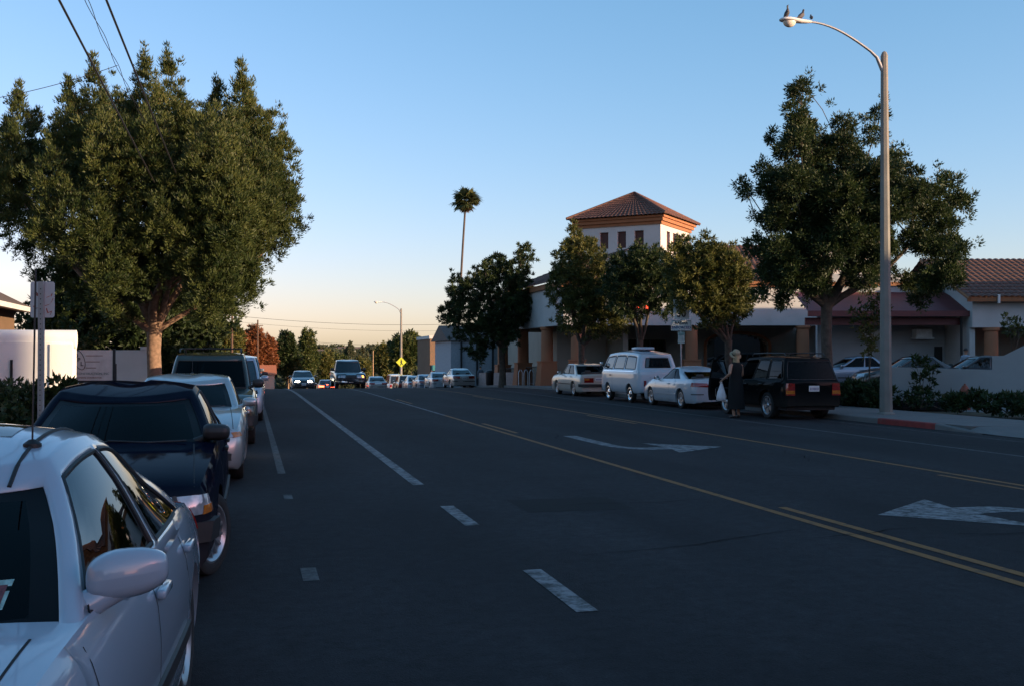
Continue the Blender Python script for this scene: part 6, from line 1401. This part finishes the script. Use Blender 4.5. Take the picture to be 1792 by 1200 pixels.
# ------------------------------------------------------------------ people
def figure(loc, rz, label, J, clothes, H=1.0, hair=None, hat=None):
    rt = empty('person', loc, rz); tag(rt, label, 'person')
    V = [Vector(p)*H for p, _, _ in J.values()]; names = list(J); ix = {n: i for i, n in enumerate(names)}
    E = [(ix[n], ix[J[n][2]]) for n in names if J[n][2]]
    me = bpy.data.meshes.new('body'); me.from_pydata([v[:] for v in V], E, []); ob = bpy.data.objects.new('body', me); COL.objects.link(ob)
    md = ob.modifiers.new('skin', 'SKIN'); md.use_smooth_shade = True; md.branch_smoothing = .4
    for i, n in enumerate(names):
        r_ = J[n][1]; r_ = (r_, r_) if not isinstance(r_, tuple) else r_; me.skin_vertices[0].data[i].radius = (r_[0]*H, r_[1]*H); me.skin_vertices[0].data[i].use_root = (n == 'pelvis')
    s2 = ob.modifiers.new('sub', 'SUBSURF'); s2.levels = 2; s2.render_levels = 2
    dg = bpy.context.evaluated_depsgraph_get(); bm_ = bpy.data.meshes.new_from_object(ob.evaluated_get(dg)); bpy.data.objects.remove(ob)
    bm_.materials.clear(); bm_.materials.append(MT['skin']); smooth_mesh(bm_); body = share('body', bm_, rt)
    vs_ = [v.co.copy() for v in bm_.vertices]; ns = [v.normal.copy() for v in bm_.vertices]
    def bone(p):
        best = None; bd = 9
        for n in names:
            q = J[n][2]
            if not q: continue
            a, b = Vector(J[q][0])*H, Vector(J[n][0])*H; ab = b-a; t = max(0, min(1, (p-a).dot(ab)/max(1e-9, ab.length_squared))); d = (p-a-ab*t).length
            if d < bd: bd = d; best = n
        return best
    fb = [bone(f.center) for f in bm_.polygons]
    for nm, mt_, bones, zr_, off in clothes:
        m = MB(); fs = [tuple(f.vertices) for f, b in zip(bm_.polygons, fb) if b in bones and zr_[0]*H <= f.center.z <= zr_[1]*H]
        used = sorted({i for f in fs for i in f}); mp = {a: k for k, a in enumerate(used)}; m.v = [(vs_[i]+ns[i]*off)[:] for i in used]; m.f = [tuple(mp[i] for i in f) for f in fs]
        if m.f: o = m.build(nm, mt_, rt, 80); sd_ = o.modifiers.new('t','SOLIDIFY'); sd_.thickness = .006
    hd = Vector(J['head'][0])*H
    m = MB()
    for sx in (-1,1): m.lathe([(.012,0),(.010,.006),(0,.008)], 8, Matrix.Translation(hd+Vector((sx*.032,.088,.01))) @ Matrix.Rotation(R(-90),4,'X'))
    m.build('eyes', 'dash', rt, 60)
    m = MB(); m.tube([hd+Vector((0,.085,.02)),hd+Vector((0,.112,-.022)),hd+Vector((0,.09,-.034))], [.009,.016,.008], 8); m.build('nose', 'skin', rt, 60)
    m = MB(); m.tube([hd+Vector((-.024,.088,-.058)),hd+Vector((0,.096,-.06)),hd+Vector((.024,.088,-.058))], .006, 6); m.build('mouth', mat('lips', (.22,.08,.07), .6) if 'lips' not in bpy.data.materials else bpy.data.materials['lips'], rt, 60)
    for sx in (-1,1): q = MB(); q.rbox(hd+Vector((sx*.083,-.005,-.005)), (.018,.04,.058), .008); q.build('ear', 'skin', rt, 60)
    if hair:
        m = MB(); rows = []
        for k in range(9):
            a = -.15+k/8*(math.pi/2+.15); rows.append([hd+Vector((.094*math.cos(a)*math.cos(b), -.016+.108*math.cos(a)*math.sin(b), .012+.108*math.sin(a))) for b in np.linspace(R(150) if k < 4 else R(90), R(390) if k < 4 else R(450), 22)])
        m.grid(rows); m.build('hair', hair, rt, 80)
    return rt
def pose(la, ra, ll=((-.10,.0,.50),(-.11,-.02,.09)), rl=((.10,.02,.50),(.11,.03,.09)), head=(0,.02,1.635)):
    J = {'pelvis': ((0,0,.95),(.145,.10),None), 'waist': ((0,0,1.10),(.125,.095),'pelvis'), 'chest': ((0,-.01,1.30),(.155,.11),'waist'), 'neckb': ((0,-.015,1.44),(.075,.07),'chest'), 'neck': ((0,.0,1.52),.052,'neckb'), 'head': (head,(.078,.092),'neck'), 'crown': ((head[0],head[1]-.01,head[2]+.085),(.055,.062),'head')}
    for s_, nm, arm, leg in ((-1,'l',la,ll),(1,'r',ra,rl)):
        J[nm+'sh'] = ((s_*.165,-.01,1.40),.058,'chest'); J[nm+'el'] = (arm[0],.040,nm+'sh'); J[nm+'wr'] = (arm[1],.026,nm+'el')
        w = Vector(arm[1]); d = (w-Vector(arm[0])).normalized(); p = w+d*.07; J[nm+'pa'] = (tuple(p),(.034,.020),nm+'wr')
        sd_ = d.orthogonal().normalized()
        for k, (o_, ln) in enumerate(((-.024,.062),(-.008,.075),(.008,.07),(.024,.055))):
            q = p+d*ln*.6+sd_*o_*1.3; J['%sf%d' % (nm,k)] = (tuple(q),.010,nm+'pa'); J['%sg%d' % (nm,k)] = (tuple(q+d*ln*.4+Vector((0,.012,-.004))),.008,'%sf%d' % (nm,k))
        q = w+d*.03-sd_*.035; J[nm+'th'] = (tuple(q),.011,nm+'wr'); J[nm+'ti'] = (tuple(q+d*.035-sd_*.008),.009,nm+'th')
        J[nm+'hp'] = ((s_*.085,0,.88),.095,'pelvis'); J[nm+'kn'] = (leg[0],.060,nm+'hp'); J[nm+'an'] = (leg[1],.040,nm+'kn'); a = Vector(leg[1]); J[nm+'he'] = ((a.x,a.y-.03,.04),.036,nm+'an'); J[nm+'to'] = ((a.x*1.15,a.y+.15,.035),.030,nm+'he')
    return J
ARMS = ['lsh','lel','rsh','rel']; FORE = ['lwr','rwr']; TORSO = ['waist','chest','neckb','lsh','rsh','lhp','rhp','pelvis']; LEGS = ['lhp','rhp','lkn','rkn','lan','ran']; FEET = ['lhe','rhe','lto','rto']
MT['black_cloth'] = mat('black_cloth', (.0045,.004,.0045), .9, var=.2, scale=14, bump=.3); MT['straw'] = mat('straw', (.31,.24,.15), .85, var=.25, scale=40, bump=.6, bscale=120); MT['blond'] = mat('blond', (.36,.26,.14), .7, var=.3, scale=30)
MT['blue_shirt'] = mat('blue_shirt', (.30,.36,.44), .85, var=.1, scale=12); MT['grey_jacket'] = mat('grey_jacket', (.10,.115,.14), .9, var=.15, scale=10); MT['dark_trousers'] = mat('dark_trousers', (.022,.024,.03), .9, var=.15, scale=10); MT['dark_hair'] = mat('dark_hair', (.014,.011,.009), .6); MT['leather'] = mat('leather', (.03,.02,.015), .6); MT['bag_white'] = mat('bag_white', (.62,.62,.64), .55, var=.08, scale=8)
# woman with straw hat beside the open door, bag in her left hand
WX, WY = 13.05, 26.75
J = pose(((-.30,-.16,1.17),(-.34,.10,1.02)), ((.22,.02,1.13),(.20,.24,1.10)), ll=((-.09,.02,.50),(-.10,-.04,.09)), rl=((.10,.05,.50),(.12,.06,.09)))
wm = figure((WX, WY, 0), R(8), 'person in black dress and straw hat holding a white bag by the open car door', J, [('sandals','leather',FEET,(0,.07),.006)], 1.04)
m = MB(); rows = []
for z, rx, ry, cy in ((.24,.245,.21,.0),(.30,.24,.205,0),(.60,.215,.18,.0),(.88,.205,.155,0),(1.02,.185,.135,0),(1.14,.155,.115,0),(1.28,.18,.13,-.01),(1.38,.178,.115,-.012),(1.45,.125,.088,-.015),(1.485,.085,.075,-.012)):
    rows.append([((rx+.012*math.sin(7*a)*(1.2-z if z < 1 else 0))*math.cos(a)*1.04, (cy+(ry+.012*math.cos(6*a)*(1.2-z if z < 1 else 0))*math.sin(a))*1.04, z*1.04) for a in np.linspace(0,2*math.pi,29)])
m.grid(rows); m.build('dress', 'black_cloth', wm, 70)
hd = Vector((0,.02,1.635))*1.04; TL_ = Matrix.Translation(hd+Vector((0,-.015,.055))) @ Matrix.Rotation(R(42),4,'X') @ Matrix.Rotation(R(-6),4,'Y')
m = MB(); m.lathe([(.165,-.04),(.158,-.026),(.135,-.008),(.112,.0),(.108,.055),(.098,.10),(.07,.122),(.03,.118),(0,.115)], 28, TL_, close=False); h_ = m.build('hat', 'straw', wm, 60); h_.modifiers.new('t','SOLIDIFY').thickness = .006
m = MB(); m.lathe([(.1135,.006),(.1115,.035)], 28, TL_, close=False); m.build('hat_band', 'leather', h_, 60)
m = MB(); rows = [[(.092*math.cos(b)*1.04, (.0+.10*math.sin(b))*1.04-.0, z*1.04) for b in np.linspace(R(175),R(365),15)] for z in (1.66,1.60,1.53,1.47)]; m.grid(rows); m.build('hair', 'blond', wm, 70)
hp = Vector(J['lpa'][0])*1.04; hp = Matrix.Rotation(R(8),3,'Z') @ hp
bag = empty('carrier_bag', (WX+hp.x, WY+hp.y, hp.z-.55)); tag(bag, 'white plastic carrier bag hanging from the hand by the open door', 'bag')
m = MB(); rows = []
for z, rx, ry in ((.0,.115,.05),(.02,.14,.075),(.12,.145,.085),(.25,.11,.06),(.38,.06,.03),(.47,.03,.018)):
    rows.append([((rx+.010*math.sin(5*a+z*20))*math.cos(a), (ry+.008*math.cos(7*a))*math.sin(a), z) for a in np.linspace(0,2*math.pi,25)])
m.grid(rows); m.f.append(tuple(range(24))); m.build('sack', 'bag_white', bag, 50)
m = MB(); 
for s_ in (-1,1): m.tube([(s_*.018,0,.46),(s_*.012,0,.53),(0,0,.565)], [.014,.010,.008], 6)
m.build('handles', 'bag_white', bag, 50)
# man in the car park
px, py = uz(1690, 46.5); J = pose(((-.24,-.02,1.14),(-.22,.12,.95)), ((.24,-.02,1.14),(.22,.16,.98)))
figure((px, py, .30), R(-75), 'person with dark hair in pale blue shirt behind the parked cars', J, [('shirt','blue_shirt',TORSO+ARMS,(.92,1.50),.014), ('trousers','dark_trousers',LEGS+['pelvis'],(.08,.97),.012), ('shoes','leather',FEET+['lan','ran'],(0,.10),.010)], 1.02, 'dark_hair')
# man walking away on the far pavement
px = 84*math.tan(math.atan((841-896)/FOC)+YAW); J = pose(((-.23,-.06,1.13),(-.22,.02,.90)), ((.23,.06,1.13),(.22,.16,.92)), ll=((-.09,.10,.52),(-.09,.02,.10)), rl=((.10,-.02,.50),(.10,-.16,.12)))
figure((px, 84, gz(84)+.12), R(5), 'person in grey jacket and dark trousers walking on the far pavement', J, [('jacket','grey_jacket',TORSO+ARMS+FORE,(.86,1.52),.02), ('trousers','dark_trousers',LEGS+['pelvis'],(.08,.97),.012), ('shoes','leather',FEET+['lan','ran'],(0,.12),.010)], 1.02, 'dark_hair')
# ------------------------------------------------------------------ far down the street
def far_tree(name, u, zc, label, u0, u1, v0, v1, leaf, seed, n=26, size=(1.2,2.0), spire=.3, tall=1.2, dens=2.6, ln=.55, wd=.16, dep=3.0, tr_=.2):
    b = uz(u, zc); g = gz(b[1]); z0 = hz(v1, zc)-g; z1 = hz(v0, zc)-g; rx = (u1-u0)/2/FOC*zc
    r_ = np.random.default_rng(seed); lob = tree_lobes(r_, 0, 0, z0+size[1]*.7, z1-size[1]*.6, max(.5,rx-size[1]*.7), min(rx,dep), n, size, spire, tall, fill=.35)
    return make_tree(name, (b[0], b[1], g), label, lob, [(0,0,(z0+z1)/2,.1),(rx*.4,0,(z0+z1)/2,.08),(-rx*.4,0,(z0+z1)/2,.08)], tr_, max(1.2,z0*.7), dens, leaf, 'dark_bark', seed+1, 9, ln, wd, group='trees far down the street', tuft_r=.35, stray=.05)
far_tree('rusty_tree', 440, 205, 'rust coloured tree catching sun behind the utility poles', 408, 482, 572, 662, 'leaf_rust', 201, 44, (1.0,1.7), .2, 1.1, 3.4)
far_tree('green_tree', 398, 160, 'olive green tree at the foot of the brown utility pole', 368, 432, 562, 660, 'leaf_olive', 203, 34, (1.0,1.7), .3, 1.2, 3.2)
far_tree('rusty_tree', 470, 225, 'smaller rust coloured tree beside the green conifers', 448, 492, 590, 665, 'leaf_rust', 205, 26, (1.0,1.6), .3, 1.2, 3.0)
far_tree('conifer', 503, 235, 'broad dark conifer beside the rusty trees', 478, 528, 582, 668, 'leaf_dark', 207, 34, (1.1,1.9), .5, 1.5, 3.0)
far_tree('conifer', 537, 245, 'pointed green conifer with a narrow top', 516, 560, 580, 668, 'leaf_pine', 209, 34, (1.0,1.8), .7, 1.7, 3.0)
far_tree('green_tree', 570, 260, 'low olive tree sloping down beside the conifers', 548, 592, 612, 668, 'leaf_olive', 211, 24, (1.0,1.7), .3, 1.1, 2.6)
far_tree('green_tree', 592, 300, 'low dull green tree behind the pickup truck', 570, 620, 618, 668, 'leaf_pine', 213, 24, (1.2,1.9), .3, 1.1, 2.4)
far_tree('green_tree', 632, 290, 'wide olive tree behind the departing silver saloon', 608, 662, 622, 668, 'leaf_olive', 215, 24, (1.2,1.9), .3, 1.0, 2.4)
far_tree('green_tree', 672, 225, 'olive tree between the wide olive tree and the distant street lamp', 648, 696, 600, 660, 'leaf_olive', 217, 30, (1.0,1.7), .3, 1.1, 2.8)
far_tree('round_tree', 710, 165, 'rounded dark green tree behind the distant street lamp', 676, 748, 581, 655, 'leaf_pine', 219, 44, (1.0,1.7), .2, 1.0, 3.6)
far_tree('green_tree', 752, 140, 'dark low tree beside the small dark building', 735, 775, 612, 662, 'leaf_dark', 221, 24, (.8,1.3), .2, 1.0, 3.4)
far_tree('conifer', 612, 560, 'lone hazy conifer rising from the distant hill', 602, 624, 602, 640, 'leaf_far', 223, 20, (1.4,2.4), .5, 1.5, 1.2, ln=.9, wd=.3)
far_tree('conifer', 634, 590, 'small hazy conifer on the distant hill', 628, 642, 609, 640, 'leaf_far', 225, 12, (1.2,2.0), .5, 1.5, 1.2, ln=.9, wd=.3)
# hill with a far-off wood
m = MB(); rows = []
for y in (420,480,540,600,680,780,900):
    t = (y-420)/480; rows.append([(x, y, gz(420)-1+ (hz(612, y*1.0)-gz(420))*math.sin(min(1,t*1.35)*math.pi/2)*(.85+.12*math.sin(x*.013+1)+.08*math.sin(x*.031))) for x in np.linspace(-500,700,50)])
m.grid(rows); tag(m.build('hill', 'field', None, 60), kind='structure')
rg = np.random.default_rng(240); lob = []
for k in range(260):
    u = rg.uniform(380,830); zc = rg.uniform(380,760); x, y = uz(u, zc); t = max(0,(y-420)/480)
    z = gz(420)-1+(hz(612, y)-gz(420))*math.sin(min(1,t*1.35)*math.pi/2)*.92 if y > 420 else gz(y)
    s_ = rg.uniform(2.2,4.2); lob.append((x, y, z+s_*.6, s_*1.2, s_*1.2, s_, .1))
o = leaf_cloud('far_wood', lobe_tufts(rg, lob, .55), 'leaf_far', None, rg, 7, 1.3, .5, 1.0, .3, .8); tag(o, 'hazy wooded hillside beyond the end of the street', 'wood', kind='stuff')
for k in range(9):
    u = rg.uniform(555,650); zc = rg.uniform(640,760); x, y = uz(u, zc); zt = hz(rg.uniform(612,624), zc); m = MB(); m.box(-6,6,-4,4,0,6); 
    hb = empty('hill_house', (x, y, zt-6), rg.uniform(-.5,.5)); tag(hb, 'tiny pale house among trees on the distant hill', 'building', 'houses on the hill'); m.build('wall', 'white_stucco', hb)
    m = MB(); m.add([(-6.5,-4.5,6),(6.5,-4.5,6),(6.5,4.5,6),(-6.5,4.5,6),(-6.5,0,8),(6.5,0,8)],[(0,1,5,4),(2,3,4,5),(1,2,5),(3,0,4),(0,3,2,1)]); m.build('roof', 'brown_roof', hb)
# small buildings on the right beyond the arcade
def small_house(u, zc, w_, d_, h0, rise, label, wm, rm, rz=0.0, name='far_house'):
    b = uz(u, zc); g = gz(b[1]); rt = empty(name, (b[0], b[1], g), rz); tag(rt, label, 'building')
    m = MB(); m.box(-w_/2,w_/2,0,d_,-.5,h0); m.build('wall', wm, rt)
    m = MB(); e = .35
    if rise: m.add([(-w_/2-e,-e,h0),(w_/2+e,-e,h0),(w_/2+e,d_+e,h0),(-w_/2-e,d_+e,h0),(-w_/2-e,d_/2,h0+rise),(w_/2+e,d_/2,h0+rise)],[(0,1,5,4),(2,3,4,5),(1,2,5),(3,0,4),(0,3,2,1)])
    else: m.box(-w_/2-.1,w_/2+.1,-.1,d_+.1,h0,h0+.35)
    m.build('roof', rm, rt); return rt
h1 = small_house(795, 118, 5.5, 9, 6.1, 0, 'small dark flat-topped building with pale parapet beyond the arcade', 'brown_stucco', 'white_stucco')
m = MB(); m.box(-2.2,2.2,-.04,-.002,.8,2.4); m.build('shop_window', 'glass_shut', h1); m = MB(); m.box(-2.6,2.6,-.9,-.0,2.6,3.2); m.build('awning', mat('teal_awning', (.02,.16,.18), .7), h1)
for x in (-2.5,2.5): m = MB(); m.box(x-.15,x+.15,-.12,-.045,0,2.6); m.build('pilaster', 'white_stucco', h1)
h2 = small_house(858, 92, 7.0, 8, 4.3, 1.4, 'pale blue grey house with dark posts behind the street tree', mat('pale_house', (.27,.29,.32), .85), 'brown_roof')
for x in (-2.6,-1.2,.2,1.6,3.0): m = MB(); m.box(x-.07,x+.07,-.2,-.05,-.3,4.2); m.build('post', 'dark_metal', h2)
small_house(430, 150, 8, 9, 3.4, 1.3, 'low house with orange tiled roof below the rusty trees', 'beige_stucco', mat('orange_tile', (.42,.13,.05), .85, var=.2))
b0 = Vector(uz(838,74)); b1 = Vector(uz(902,70)); m = MB(); d_ = (b1-b0).normalized(); n_ = Vector((-d_.y,d_.x))*.25; g = gz(70)
m.add([(b0.x,b0.y,g-.4),(b1.x,b1.y,g-.2),(b1.x+n_.x,b1.y+n_.y,g-.2),(b0.x+n_.x,b0.y+n_.y,g-.4),(b0.x,b0.y,g+.95),(b1.x,b1.y,g+1.05),(b1.x+n_.x,b1.y+n_.y,g+1.05),(b0.x+n_.x,b0.y+n_.y,g+.95)],[(3,2,1,0),(4,5,6,7),(0,1,5,4),(1,2,6,5),(2,3,7,6),(3,0,4,7)])
tag(m.build('low_wall', mat('pink_stucco', (.36,.27,.25), .9)), 'low pinkish wall behind the pavement tree and litter bin', 'wall')
